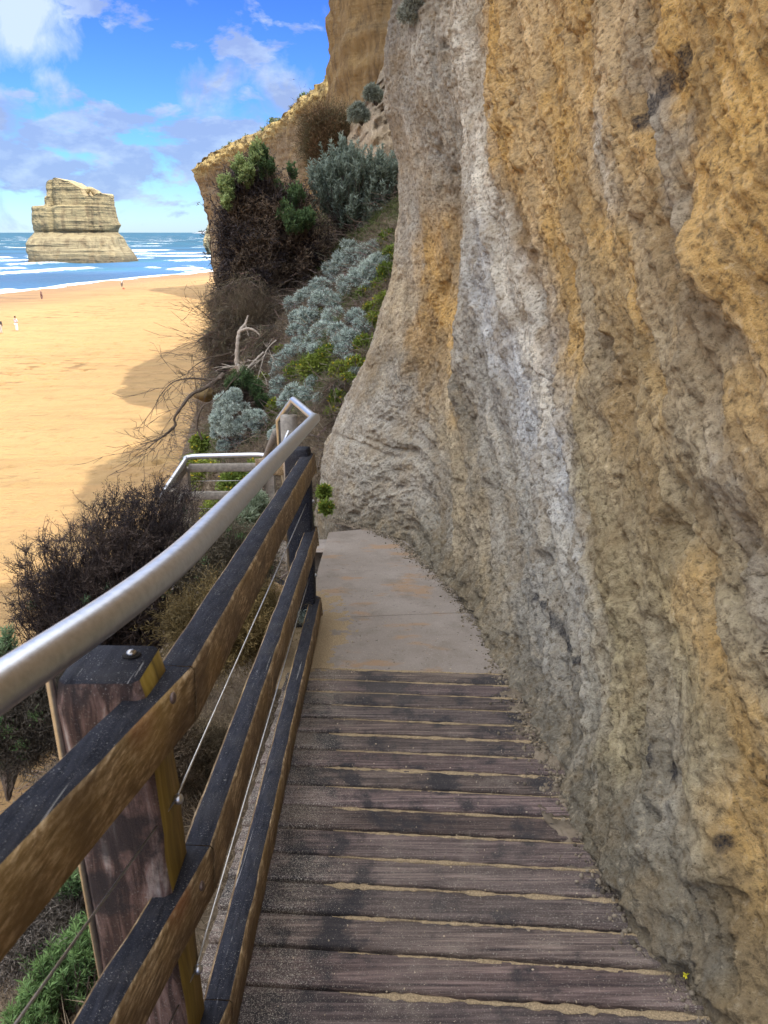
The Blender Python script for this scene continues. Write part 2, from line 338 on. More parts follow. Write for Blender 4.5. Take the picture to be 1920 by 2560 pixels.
def beach():
    ys = np.concatenate([np.linspace(-60, 20, 50), np.linspace(20, 130, 420)[1:], np.linspace(130, 300, 330)[1:], np.linspace(300, 420, 30)[1:]])
    xs = np.concatenate([np.linspace(-130, -45, 170), np.linspace(-45, 5, 260)[1:], np.linspace(5, 230, 50)[1:]])
    X, Y = np.meshgrid(xs, ys); x = X.ravel(); y = Y.ravel(); d, al = shore_dist(x, y)
    P = np.stack([x, y, 0*x], -1)
    z = -11.15-.35*sm(-26, 0, d)-np.clip(d, 0, 60)*.05
    z += .05*fbm(P*.16, 3, 5)+.05*fbm(P*np.array([.9, 1.6, 1]), 3, 8)*sm(-8, -22, d)
    tr = vn(P*np.array([.10, .10, 1]), 31)                              # trodden lines of footprints
    foot = np.clip(vn(P*np.array([1.9, 3.4, 1]), 37)-.45, 0, 1)
    z -= .5*foot*sm(-12, -25, d)*(.35+sm(.0, .4, tr))
    dry = np.array([.43, .285, .125]); wet = np.array([.215, .138, .078]); damp = np.array([.31, .195, .095])
    wn = fbm(P*.05, 3, 3)*5
    c = dry+(damp-dry)*sm(-32, -20, d+wn)[:, None]; c = c+(wet-c)*sm(-19, -9, d+wn*.7)[:, None]
    c = c*(1-.12*fbm(P*.05, 4, 12)-.13*sm(-.2, .6, fbm(P*np.array([.35, 1.2, 1]), 4, 15))*sm(-12, -24, d))[:, None]
    kelp = np.clip(sm(.50, .60, vn(P*np.array([.55, 1.9, 1]), 77))*sm(-.1, .4, vn(P*.06, 78))+.45*sm(.66, .74, vn(P*np.array([2.1, 4.9, 1]), 79)), 0, 1)
    c = c*(1-.6*kelp*sm(-14, -30, d))[:, None]
    o = quads('beach', np.stack([x, y, z], -1), gridq(len(ys), len(xs)), M['sand'], col=c); tag(o, kind='structure'); return o
beach()
# sea bed / far ground so that everything reaches the horizon
s = 26000; quads('seabed', [(-s, -s, -16), (s, -s, -16), (s, s, -16), (-s, s, -16)], [[0, 1, 2, 3]], M['sand'], col=np.tile([.4, .3, .2], (4, 1)), smooth=False)['kind'] = 'structure'

def sea():
    k = NT('sea_water'); ob = k.coord('Object', (.5, 1.0, 1)); n = k.noise(ob, .35, 8, .65); n2 = k.noise(ob, .03, 6, .6)
    at = k.attr(); f = k.n('ShaderNodeAttribute', attribute_name='Foam').outputs['Fac']
    fm = k.ramp(k.math('ADD', f, k.math('MULTIPLY', k.math('SUBTRACT', k.noise(ob, .9, 8, .75), .5), 1.9)), [(.45, 0), (.6, 1)])
    c = k.mix(k.ramp(n2, [(.35, 0), (.65, .5)]), at, (.02, .10, .16)); c = k.mix(fm, c, (.80, .82, .82))
    k.set(c, k.mix(fm, .45, .9), spec=.05); k.bump(n, .9, .8)
    ang = np.linspace(R(-62), R(25), 620); rr = 110*np.exp(np.linspace(0, math.log(24000/110), 620))
    A, D = np.meshgrid(ang, rr); x = (np.sin(A)*D).ravel(); y = (np.cos(A)*D).ravel()
    d, al = shore_dist(x, y); d0 = d; P = np.stack([al*.02, d*.02, 0*x], -1)
    wob = 7*fbm(np.stack([al*.018, d*.006, 0*x], -1), 3, 2); dd = d+wob
    per = 13+d*.06; foam = np.zeros_like(x); h = np.zeros_like(x)
    for q, (c0, w, st, ln) in enumerate([(1.5, 1.6, 1.2, .02), (9, 1.8, .75, .03), (20, 2.8, 1.1, .028), (34, 3.5, 1.0, .03), (52, 3.5, .7, .03), (74, 4, .62, .03), (100, 5, .55, .03), (135, 5, .6, .025), (175, 6, .65, .022), (225, 6, .5, .02)]):
        g = vn(np.stack([al*ln+q*7.3, 0*x+q, 0*x], -1), 50+q)*.6+vn(np.stack([al*ln*4+q*7.3, 0*x+q, 0*x], -1), 60+q)*.4
        gate = 1 if q == 0 else sm(-.15, .25, g); off = (dd if q else d+2*vn(P*4, 9))-c0
        prof = np.where(off < 0, np.exp(-(off/(w*1.9))**2), np.exp(-(off/(w*.7))**2))
        foam = np.maximum(foam, st*prof*gate); h += (.55 if q > 1 else .12)*np.exp(-((off-1)/(w*1.3))**2)*(.5+.5*gate)
    cap = fbm(np.stack([x*.020, y*.055, 0*x], -1), 3, 91)
    foam = np.maximum(foam, .75*sm(.62, .85, cap)*sm(150, 260, np.hypot(x, y))*sm(5000, 1200, np.hypot(x, y)))
    # churned water round the foot of the stack
    ds = np.hypot((x+139)/26, (y-335)/18); foam = np.maximum(foam, .95*np.exp(-((ds-1.0)/.16)**2)*sm(-.5, .2, vn(np.stack([x*.12, y*.12, 0*x], -1), 4)))
    h += .15*fbm(np.stack([x*.05, y*.12, 0*x], -1), 3, 6)*sm(5, 40, d)
    far = sm(120, 900, np.hypot(x, y))[:, None]
    nearc = np.array([.045, .11, .23]); farc = np.array([.006, .06, .095]); green = np.array([.03, .14, .16])
    c = nearc+(farc-nearc)*far; c = c+(green-c)*(.7*sm(20, 40, d)*sm(130, 60, d)*sm(-.2, .5, vn(P*1.7, 3)))[:, None]
    c = c*(1+.45*fbm(np.stack([x*.008, y*.028, 0*x], -1), 4, 21))[:, None]
    z = SEA+h*sm(0, 5, d); z = np.where(d < -3, -14.0, z)
    o = quads('sea', np.stack([x, y, z], -1), gridq(620, 620), k.m, col=np.clip(c, .005, 1))
    a = o.data.attributes.new('Foam', 'FLOAT', 'POINT'); a.data.foreach_set('value', foam.astype(np.float32)); o['kind'] = 'structure'
sea()

# ------------------------------------------------------------------ generic sheet cliff
def catmull(P, n):
    P = np.array(P, float); k = len(P); t = np.linspace(0, k-1-1e-6, n); i = t.astype(int); u = (t-i)[:, None]
    g = lambda j: P[np.clip(j, 0, k-1)]
    a, b, c, d = g(i-1), g(i), g(i+1), g(i+2)
    return .5*((2*b)+(-a+c)*u+(2*a-5*b+4*c-d)*u**2+(-a+3*b-3*c+d)*u**3)
def lin(P, n):
    P = np.array(P, float); L = np.concatenate([[0], np.cumsum(np.hypot(*(P[1:, :2]-P[:-1, :2]).T))]); t = np.linspace(0, L[-1], n)
    return np.stack([np.interp(t, L, P[:, j]) for j in range(P.shape[1])], -1)

# coast cliff: plan (x, y, z_top, undercut)
plan = [(9, 10, 22, 0), (10, 17, 27, 0), (10, 26, 27, 0), (7, 33, 24, 0), (3.5, 37.5, 20, 0), (.8, 38.6, 18, 0), (-.9, 40, 17, 0), (-1.6, 44, 19, 0), (-1.4, 54, 21, 0), (-2.2, 66, 20, 0), (-1, 75, 19, 0), (2, 88, 21, 0), (0, 104, 21, 0),
        (-6, 114, 20.4, .5), (-13, 122, 17.6, .8), (-20, 131.5, 14.5, 1), (-26, 139, 14.0, 2), (-31, 146, 12.6, 3), (-34.5, 150, 11.9, 3.8), (-34, 156, 12, 3), (-26, 170, 13, 1), (-10, 200, 14, 0), (30, 240, 14, 0)]
def coast():
    n = 1300; C = lin(plan, n); k = np.hanning(9); k /= k.sum()
    for j in range(4):
        pad = np.pad(C[:, j], 4, mode='edge'); C[:, j] = np.convolve(pad, k, 'valid')
    T = np.gradient(C[:, :2], axis=0); T /= np.linalg.norm(T, axis=1)[:, None]; N = np.stack([-T[:, 1], T[:, 0]], -1)  # sideways, towards the sea
    N = np.where((N[:, :1]*(-1)+N[:, 1:]*(-.2)) < -9, -N, N)
    vs = np.concatenate([np.linspace(0, 1, 150), 1+np.linspace(0, 1, 40)[1:]]); nr = len(vs)
    V = np.zeros((nr, n, 3)); cap = np.zeros((nr, n))
    for r, v in enumerate(vs):
        zt = C[:, 2]
        if v <= 1:
            z = -11.8+(zt+11.8)*v; inset = C[:, 3]*(1-v)**.8-.6*(1-v); b = 0
            off = -inset+.9*np.clip(1-v-.02, 0, 1)*0
            off = off-1.4*sm(.93, 1, v)
        else:
            u = v-1; z = zt+1.0*math.sin(u*1.5)+u*1.4; off = -C[:, 3]*0-1.4-u*14; cap[r] = 1
        V[r, :, 0] = C[:, 0]+N[:, 0]*off; V[r, :, 1] = C[:, 1]+N[:, 1]*off; V[r, :, 2] = z
    V = V.reshape(-1, 3); cap = cap.ravel(); P = V.copy(); vv = np.repeat(vs, n)
    NN = np.tile(N, (nr, 1)); sd = np.tile(np.arange(n)*.17, nr)
    disp = 1.1*fbm(P*np.array([.07, .07, .03]), 3, 4)+.45*fbm(P*np.array([.5, .5, .07]), 4, 14, ridged=True)+.22*fbm(P*np.array([.12, .12, 1.1]), 4, 24)+.16*fbm(P*1.3, 3, 34)
    crumb = sm(.82, .96, vv)*(1-cap); disp += crumb*.55*fbm(P*np.array([.7, .7, 1.6]), 4, 44, ridged=True)
    disp *= np.where(cap > 0, .0, 1)
    V[:, :2] += NN*disp[:, None]*sm(120, 100, P[:, 1])[:, None]+NN*disp[:, None]*.8*sm(100, 120, P[:, 1])[:, None]
    V[:, 2] += cap*(.7*fbm(P*.35, 4, 54))+sm(.9, 1, vv)*.5*fbm(P*.3, 3, 55)
    g = fbm(P*np.array([.12, .12, .05]), 4, 64)
    och = np.array([.40, .26, .11]); tan = np.array([.33, .25, .155]); sunlit_gold = np.array([.60, .44, .17]); green = np.array([.09, .115, .045]); grey = np.array([.22, .22, .16])
    near = sm(80, 60, P[:, 1])
    w = sm(-.3, .5, g)[:, None]; c = tan*(1-w)+och*w
    rust = np.array([.46, .32, .15]); c = c+(rust-c)*(near*.75*sm(-6, 2, P[:, 2]))[:, None]
    tk = (sm(.84, .93, vv+.03*g)*(1-near*.6))[:, None]; c = c*(1-tk)+sunlit_gold*tk  # sunlit look of the cliff top put into its colour
    cg = (cap*sm(-.2, .15, fbm(P*.3, 3, 71)+.25))[:, None]; c = c*(1-cg)+green*cg; c2 = (cap*(1-cg[:, 0])*.6)[:, None]; c = c*(1-c2)+grey*c2
    quads('coastal_cliff', V, gridq(nr, n), M['far'], col=np.clip(c, .01, 1))['kind'] = 'structure'
    # low scrub along the crest
    m = (cap > 0) & (vv < 1.85) & (P[:, 1] > 95) & (P[:, 1] < 160); ids = np.where(m)[0]; ids = RNG.choice(ids, 3200)
    keep = fbm(P[ids]*.25, 3, 81) > -.15; ids = ids[keep]; base = np.repeat(V[ids], 26, axis=0); n2 = len(base)
    sz = np.repeat(.25+.4*RNG.random(len(ids)), 26); dd = rdir(n2); dd[:, 2] = np.abs(dd[:, 2])
    pos = base+dd*sz[:, None]*RNG.random((n2, 1)); Vb, Qb = blades(pos, dd, sz*.6, sz*.35)
    tone = np.repeat(np.where(RNG.random(len(ids)) < .35, 1, 0), 26); cc = np.where(tone[:, None] > 0, np.array([.26, .27, .2]), np.array([.10, .14, .05]))*(.8+.4*RNG.random((n2, 1)))
    o = quads('crest_scrub', Vb, Qb, M['leaf'], col=np.repeat(cc, 4, axis=0), smooth=False); o['kind'] = 'stuff'
coast()
def far_headlands():
    for nm, pts in (('distant_cliff', [(PY(506, 560, 420), 14), (PY(500, 590, 420), 0)]),):
        px = [(540, 556), (520, 557), (511, 562), (507, 575), (500, 590), (497, 602), (503, 618), (508, 636), (508, 648)]
        rows = [PY(x, y, 440.) for x, y in px]; V = []; nc = 60
        rr = lin([[p[0], 0, p[2]] for p in rows[2:]], 2)
        zs = np.linspace(rows[2][2]+.5, SEA-1, 60); xs = np.interp(-zs, [-p[2] for p in rows[2:]], [p[0] for p in rows[2:]])
        for z, x in zip(zs, xs):
            a = np.linspace(0, 1, nc); V.append(np.stack([x+np.sin(a*np.pi)*0+a*34, 440-7*np.sin(np.minimum(a*3, 1)*np.pi/2)-a*10+ (1-np.minimum(a*3, 1))*6, np.full(nc, z)], -1))
        V.append(np.stack([V[0][:, 0]+4, V[0][:, 1]+40, V[0][:, 2]+1], -1)); V = V[-1:]+V[:-1]; V = np.array(V).reshape(-1, 3)
        V[:, 1] += 2.2*fbm(V*np.array([.25, .25, .05]), 4, 3, ridged=True)+.8*fbm(V*np.array([.1, .1, .8]), 3, 7); V[:, 0] += .8*fbm(V*.3, 3, 9)
        quads(nm, V, gridq(61, nc), M['stack'], col=np.tile([.62, .50, .28], (len(V), 1)))['kind'] = 'structure'
    n = 80; x = np.linspace(PY(455, 580, 9000)[0], PY(640, 580, 9000)[0], n); V = []
    for r in range(8):
        hgt = (6+34*sm(0, .35, np.linspace(0, 1, n))+6*vn(np.stack([x*.004, 0*x, 0*x], -1), 3))*math.sin(min(1, r/4)*1.57)
        V.append(np.stack([x, 9000+r*120+0*x, SEA-3+hgt], -1))
    quads('distant_land', np.array(V).reshape(-1, 3), gridq(8, n), M['far'], col=np.tile([.30, .34, .40], (8*n, 1)))['kind'] = 'structure'
far_headlands()

# ------------------------------------------------------------------ sea stack
def stack():
    Y0 = 333.; q = lambda a, b: PY(a/2.765, 400+b/2.765, Y0)
    Lp = [q(a, b) for a, b in ((352, 180), (355, 240), (353, 316), (262, 322), (259, 345), (262, 420), (270, 470), (275, 505), (262, 530), (248, 575), (256, 625), (272, 655), (280, 685), (272, 712), (268, 735))]
    Rp = [q(a, b) for a, b in ((765, 260), (768, 290), (775, 340), (783, 400), (812, 450), (800, 474), (788, 500), (826, 530), (848, 590), (886, 640), (912, 690), (920, 712), (925, 735))]
    top = [q(a, b) for a, b in ((262, 318), (308, 318), (350, 300), (353, 180), (378, 140), (430, 130), (525, 152), (558, 184), (600, 198), (606, 240), (640, 252), (690, 262), (704, 246), (738, 230), (760, 244), (768, 262))]
    zl = [p[2] for p in Lp]; xl = [p[0] for p in Lp]; zr = [p[2] for p in Rp]; xr = [p[0] for p in Rp]
    nz, na = 230, 360; ztop = max(p[2] for p in top)+.2; zs = np.linspace(ztop, SEA-2, nz); V = np.zeros((nz, na, 3)); a = np.linspace(0, 2*np.pi, na, endpoint=False)
    for i, z in enumerate(zs):
        l = np.interp(-z, [-v for v in zl], xl); r = np.interp(-z, [-v for v in zr], xr); cx = (l+r)/2; hw = (r-l)/2; hd = min(hw*.62, 12)*(1+.25*sm(0, -11, z))
        ca, sa = np.cos(a), np.sin(a); e = .42
        V[i, :, 0] = cx+hw*np.sign(ca)*np.abs(ca)**e; V[i, :, 1] = Y0+hd*np.sign(sa)*np.abs(sa)**e; V[i, :, 2] = z
    V = V.reshape(-1, 3); P = V.copy()
    d = 1.3*fbm(P*np.array([.13, .13, .05]), 4, 3)+.28*fbm(P*np.array([.05, .05, .9]), 4, 13)+.3*fbm(P*.6, 3, 23)
    V[:, 1] += np.sign(P[:, 1]-Y0)*d*sm(0, 3, np.abs(P[:, 1]-Y0)); V[:, 0] += .22*fbm(P*np.array([.2, .2, .7]), 3, 33)
    # rock shelf line and buttress shadows are real steps in the mesh
    V[:, 1] -= np.where(P[:, 1] < Y0, 1, 0)*2.2*sm(q(0, 505)[2]+.2, q(0, 560)[2], P[:, 2])
    V[:, 1] += np.where(P[:, 1] < Y0, 1, 0)*1.6*np.exp(-((P[:, 0]-q(372, 0)[0])/1.2)**2)*sm(q(0, 520)[2], q(0, 480)[2], P[:, 2])
    V[:, 1] += np.where(P[:, 1] < Y0, 1, 0)*1.0*np.exp(-((P[:, 2]-q(0, 495)[2])/.5)**2)
    tx = np.array([p[0] for p in top]); tz = np.array([p[2] for p in top])
    zt = np.interp(V[:, 0], tx, tz)+.35*vn(V*np.array([.5, .3, 0]), 8); V[:, 2] = np.minimum(V[:, 2], zt)
    c = np.array([.36, .295, .165])*(1+.12*fbm(P*.08, 3, 5))[:, None]; low = sm(q(0, 480)[2], q(0, 520)[2], P[:, 2])[:, None]
    c = c*(1-low*.25)+np.array([.42, .36, .25])*low*.25; wet = sm(SEA+3.4, SEA+1.2, P[:, 2]+.5*vn(P*.3, 6))[:, None]; c = c*(1-wet*.8)+np.array([.09, .08, .06])*wet*.8
    mb = MB(); mb.add(V, gridq(nz, na, True), np.clip(c, .01, 1))
    g = np.linspace(0, 1, 30)
    # lid: joins the front and back of the top rim
    rim = V[:na]; lid = np.array([[rim[i], rim[(na-i) % na]] for i in range(na//2+1)]); m = [(1-t)*lid[:, 0]+t*lid[:, 1] for t in np.linspace(0, 1, 12)]
    lidV = np.array(m).reshape(-1, 3); mb.add(lidV, gridq(12, na//2+1), (.5, .4, .23))
    def blob(pts, rad):
        pts = catmull(np.array([q(*p) for p in pts]), 24); rad = np.interp(np.linspace(0, 1, 24), np.linspace(0, 1, len(rad)), rad); mb.tube(pts, rad, 14, c=(.5, .41, .23))
        v = mb.V[-1]; mb.V[-1] = v+.35*np.stack([fbm(v*.5, 3, 61), fbm(v*.5, 3, 62), fbm(v*.5, 3, 63)], -1)
    blob([(322, 350), (324, 305), (326, 262), (328, 252)], [1.5, .8, 1.1, .4])
    blob([(570, 215), (600, 208), (622, 200), (645, 215), (672, 240), (692, 262)], [1.8, 1.4, .7, 1.2, 1.7, 1.6])
    o = mb.obj('sea_stack', M['stack']); tag(o, 'tall layered limestone rock standing in the surf off the beach', 'rock stack')
stack()

# ------------------------------------------------------------------ near cliff wall
foot_px = [(1880, 2560), (1790, 2440), (1660, 2330), (1560, 2150), (1455, 1980), (1365, 1830), (1300, 1700), (1232, 1560), (1130, 1450), (1040, 1372), (955, 1322)]
foot = [(1.25, -3.5), (1.2, -1), (1.05, .3), (.88, .95)]+[tuple(PD(*p)[:2]) for p in foot_px]+[(-.30, 6.45), (-.60, 6.9), (-.66, 7.2), (-.35, 7.7), (.6, 8.2), (2.2, 8.6), (5, 9.4), (9.5, 10.5)]
nose_z = [-4.5, -2.6, -1.9, -1.3, -.85, -.4, .1, .57, 1.02, 1.35, 1.7, 3, 8, 16]
nose_dx = [-.10, .0, .10, .40, .62, .76, .82, .82, .72, .72, .78, .9, 1.9, 3.4]
def wall():
    dens = np.array(foot); L = np.concatenate([[0], np.cumsum(np.hypot(*(dens[1:]-dens[:-1]).T))])
    # more columns where the wall is in view
    key = np.array([0, L[3], L[15], L[18], L[-1]]); cnt = [60, 0, 0, 0, 0]
    t = np.concatenate([np.linspace(L[0], L[3], 130, endpoint=False), np.linspace(L[3], L[18], 900, endpoint=False), np.linspace(L[18], L[-1], 90)])
    C = catmull(dens, 4000); LC = np.concatenate([[0], np.cumsum(np.hypot(*(C[1:]-C[:-1]).T))]); LC *= L[-1]/LC[-1]
    cx = np.interp(t, LC, C[:, 0]); cy = np.interp(t, LC, C[:, 1])
    kk = np.hanning(31); kk /= kk.sum(); cx = np.convolve(np.pad(cx, 15, mode='edge'), kk, 'valid'); cy = np.convolve(np.pad(cy, 15, mode='edge'), kk, 'valid')
    n = len(t); T = np.stack([np.gradient(cx), np.gradient(cy)], -1); T /= np.linalg.norm(T, axis=1)[:, None]; N = np.stack([-T[:, 1], T[:, 0]], -1)
    zs = np.concatenate([np.linspace(-4.6, -2.7, 60, endpoint=False), np.linspace(-2.7, 2.2, 800, endpoint=False), np.linspace(2.2, 16, 120)]); nr = len(zs)
    Z, S = np.meshgrid(zs, t, indexing='ij'); CX = np.broadcast_to(cx, Z.shape).ravel(); CY = np.broadcast_to(cy, Z.shape).ravel(); NX = np.broadcast_to(N[:, 0], Z.shape).ravel(); NY = np.broadcast_to(N[:, 1], Z.shape).ravel()
    z = Z.ravel(); s = S.ravel(); yf = np.clip(CY, 0, 7.2)
    dn = np.interp(z, nose_z, nose_dx); wgt = .30+.70*sm(3.6, 6.8, yf)
    hgt = z-zd(yf)                                          # height above the deck
    near_dx = np.interp(hgt, [-2, 0, .12, .45, 1.0, 1.7, 2.6, 4, 10, 17], [-.2, -.02, .04, .10, .17, .24, .30, .5, 1.6, 3.4])
    wn = sm(5.0, 6.9, yf)
    SH = dn*wn+near_dx*(1-wn); off = 0*z
    a = CY-1.0*z*sm(7.2, 5.0, CY)-.15*z; P = np.stack([CX*.6, a, z], -1)
    vis = sm(-1, .5, CY)
    d = .062*fbm(np.stack([a*1.1, z*.45, CX*.4], -1), 4, 3)
    rd = fbm(np.stack([a*3.4, z*.75, 0*a], -1), 4, 13, ridged=True); d += .022*rd*sm(2.2, 4.5, CY)+.008*rd
    d += .020*fbm(np.stack([a*9, z*2.6, CX*3], -1), 4, 23, ridged=True)
    Q = np.stack([CX, CY, z], -1); d += .014*fbm(Q*11, 5, 33, .6)+.016*fbm(np.stack([a*14, z*7, CX*12], -1), 4, 35, .6, True)*sm(-.3, .5, fbm(Q*2.5, 2, 36))+.007*fbm(Q*42, 3, 43)
    pit = fbm(Q*7, 3, 53); d -= .03*sm(.45, .9, pit)
    # overhanging lobes on the near right
    V0 = np.stack([CX+SH, CY+.12*SH, z], -1)
    px, py, dep = proj(V0)
    def locate(x, y):
        m = (dep > .3) & (CY < 7.3); e = (px-x)**2+(py-y)**2+np.where(m, 0, 1e9); i = int(np.argmin(e)); return V0[i]
    for (x, y, wy, up, dn_, amp) in ((1890, 640, .22, .36, .12, .085), (1640, 740, .18, .36, .13, .055), (1480, 560, .30, .55, .08, .05), (1300, 800, .2, .8, .2, .04), (1870, 1180, .22, .35, .1, .05), (1560, 900, .14, .30, .2, -.06), (1555, 1060, .10, .22, .12, -.08), (1180, 900, .18, .7, .4, .07), (1020, 700, .2, .8, .5, .05), (1090, 860, .07, .5, .5, -.08), (1240, 1150, .14, .6, .5, .05), (1760, 1000, .12, .5, .4, .05)):
        c = locate(x, y); dz = z-c[2]; dy = CY-c[1]
        prof = np.where(dz > 0, np.exp(-(dz/up)**2), np.exp(-(dz/dn_)**2)); d += amp*prof*np.exp(-(dy/wy)**2)*(1+.5*vn(Q*3, 5))
    # horizontal cracks
    for (x, y, ww) in ((880, 1110, .5), (1000, 1130, .4), (1160, 1200, .3), (1780, 1420, .35)):
        c = locate(x, y); d -= .035*np.exp(-((z-c[2]+.06*vn(Q*3, 8))/.018)**2)*np.exp(-((CY-c[1])/ww)**2)
    off = off+d*np.where(hgt < .05, .5, 1)
    # crumbly debris apron at the foot
    ap = sm(.38, 0, hgt)*sm(-.6, -.05, hgt); off += ap*(.05+.04*vn(np.stack([s*2.5, 0*s, 0*s], -1), 5))+ap*.02*fbm(Q*18, 3, 63)
    fold = .65+.35*sm(.25, .8, np.hypot(CX+.55, CY-7.15)); V = np.stack([CX+SH+NX*off*fold, CY+.12*SH+NY*off*fold, z+.006*fbm(Q*20, 2, 9)], -1)
    # colour patches of the rock itself, pinned to points of the wall
    pts = [(1250, 100, 'och'), (1300, 350, 'och'), (1500, 100, 'och'), (1750, 120, 'och'), (1880, 300, 'och2'), (1650, 400, 'och2'), (1450, 350, 'och'), (1550, 600, 'och2'), (1350, 600, 'brn'), (1700, 620, 'brn'), (1850, 560, 'och'),
           (1620, 800, 'och'), (1830, 800, 'tan'), (1900, 950, 'och2'), (1750, 1000, 'tan'), (1500, 800, 'tan'), (1450, 700, 'och'), (1560, 1050, 'brn'), (1650, 1100, 'crm'), (1800, 1250, 'crm'), (1600, 1300, 'oli'), (1700, 1500, 'oli'), (1880, 1500, 'crm'), (1850, 1700, 'och2'),
           (1550, 1600, 'oli'), (1600, 1850, 'oli'), (1750, 2000, 'oli'), (1880, 2000, 'och2'), (1850, 2300, 'gry'), (1800, 2480, 'gry'), (1650, 2250, 'drk'), (1500, 1950, 'drk'), (1420, 1800, 'drk'), (1330, 1500, 'gry'), (1400, 1650, 'gry'), (1450, 1450, 'oli'),
           (1100, 80, 'gry'), (1080, 300, 'gry'), (1190, 150, 'wht'), (1230, 420, 'wht'), (1300, 720, 'wht'), (1360, 850, 'wht'), (1420, 1000, 'blu'), (1330, 1000, 'blu'), (1430, 1150, 'blu'), (1435, 1300, 'blu'), (1350, 1200, 'gry'), (1290, 900, 'blu'), (1440, 1400, 'wht'),
           (1180, 600, 'gry'), (1050, 550, 'gry'), (1000, 700, 'tan'), (1120, 720, 'och'), (1080, 850, 'brn'), (1000, 900, 'drk'), (1140, 860, 'och'), (900, 950, 'gry'), (1010, 1010, 'gry'), (1180, 1000, 'drk'), (1240, 850, 'gry'), (850, 1100, 'gry'), (900, 1250, 'gry'), (1000, 1250, 'gry'),
           (1050, 1100, 'gry'), (1150, 1100, 'tan'), (1250, 1050, 'gry'), (1300, 1120, 'gry'), (1250, 1200, 'gry'), (1170, 1250, 'tan'), (1100, 1350, 'drk'), (1200, 1420, 'drk'), (1250, 1300, 'tan'), (1020, 50, 'dkg'), (985, 180, 'dkg'), (1060, 180, 'gry'), (960, 420, 'gry'), (990, 560, 'tan'), (1500, 1250, 'oli'), (1900, 1250, 'gry'), (1560, 400, 'wht'), (1700, 320, 'gry'), (1740, 560, 'gry')]
    pal = dict(och=(.52, .31, .085), och2=(.60, .37, .115), brn=(.27, .165, .06), tan=(.38, .315, .215), crm=(.44, .375, .245), oli=(.34, .285, .165), gry=(.33, .315, .28), drk=(.21, .20, .17), dkg=(.18, .17, .155), wht=(.62, .58, .50), blu=(.50, .52, .54))
    K = np.array([locate(x, y) for x, y, _ in pts]); KC = np.array([pal[c] for *_, c in pts]); KA = np.stack([K[:, 1]-1.0*K[:, 2]*sm(7.2, 5.0, K[:, 1])-.15*K[:, 2]], -1)[:, 0]
    wob = .20*fbm(Q*2.2, 5, 73, .62); wob2 = .28*fbm(Q*2.2, 5, 83, .62); A = 0; B = 0
    for k0, kc, ka in zip(K, KC, KA):
        r2 = ((a-ka+wob)*1.9)**2+((z-k0[2]+wob2)*.85)**2+((CY-k0[1])*.35)**2; w = 1/(r2+.035)**1.6; A = A+w[:, None]*kc; B = B+w
    col = A/B[:, None]; col *= (1+.14*fbm(Q*5, 3, 93))[:, None]
    # black tarry stain running down to the foot
    stain = np.zeros(len(V0))
    for (x, y, r) in ((1317, 1330, .014), (1345, 1385, .012), (1350, 1470, .016), (1358, 1495, .022), (1366, 1515, .022), (1378, 1545, .034), (1392, 1570, .036), (1402, 1592, .030), (1415, 1612, .032), (1433, 1652, .022), (1465, 1690, .025), (1670, 1895, .03), (1700, 1920, .025), (1840, 2090, .02), (1665, 270, .05), (1700, 210, .05), (1740, 170, .05), (1640, 300, .05)):
        c = locate(x, y); e = np.linalg.norm(V0-c, axis=1)*(1+.45*vn(Q*24, 4)); stain = np.maximum(stain, sm(r*1.15, r*.8, e))
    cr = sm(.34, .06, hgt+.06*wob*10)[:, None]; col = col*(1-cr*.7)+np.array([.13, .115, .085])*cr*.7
    uv = np.stack([a, z], -1)
    # plateau on top, so that the massif is solid
    top = V[-n:].copy(); rows = [V]; cl = [col]; u = [uv]
    for q in range(1, 12):
        tt = top.copy(); tt[:, 0] += q*1.1; tt[:, 2] += q*1.0; rows.append(tt); cl.append(col[-n:]); u.append(uv[-n:]+q)
    stn = np.concatenate([stain, np.zeros(11*n)])
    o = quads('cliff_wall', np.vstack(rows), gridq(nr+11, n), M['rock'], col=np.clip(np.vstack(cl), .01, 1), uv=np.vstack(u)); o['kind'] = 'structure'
    at = o.data.attributes.new('Stain', 'FLOAT', 'POINT'); at.data.foreach_set('value', stn.astype(np.float32))
    return np.stack([cx, cy], -1), N, locate
WC, WN, locate = wall()

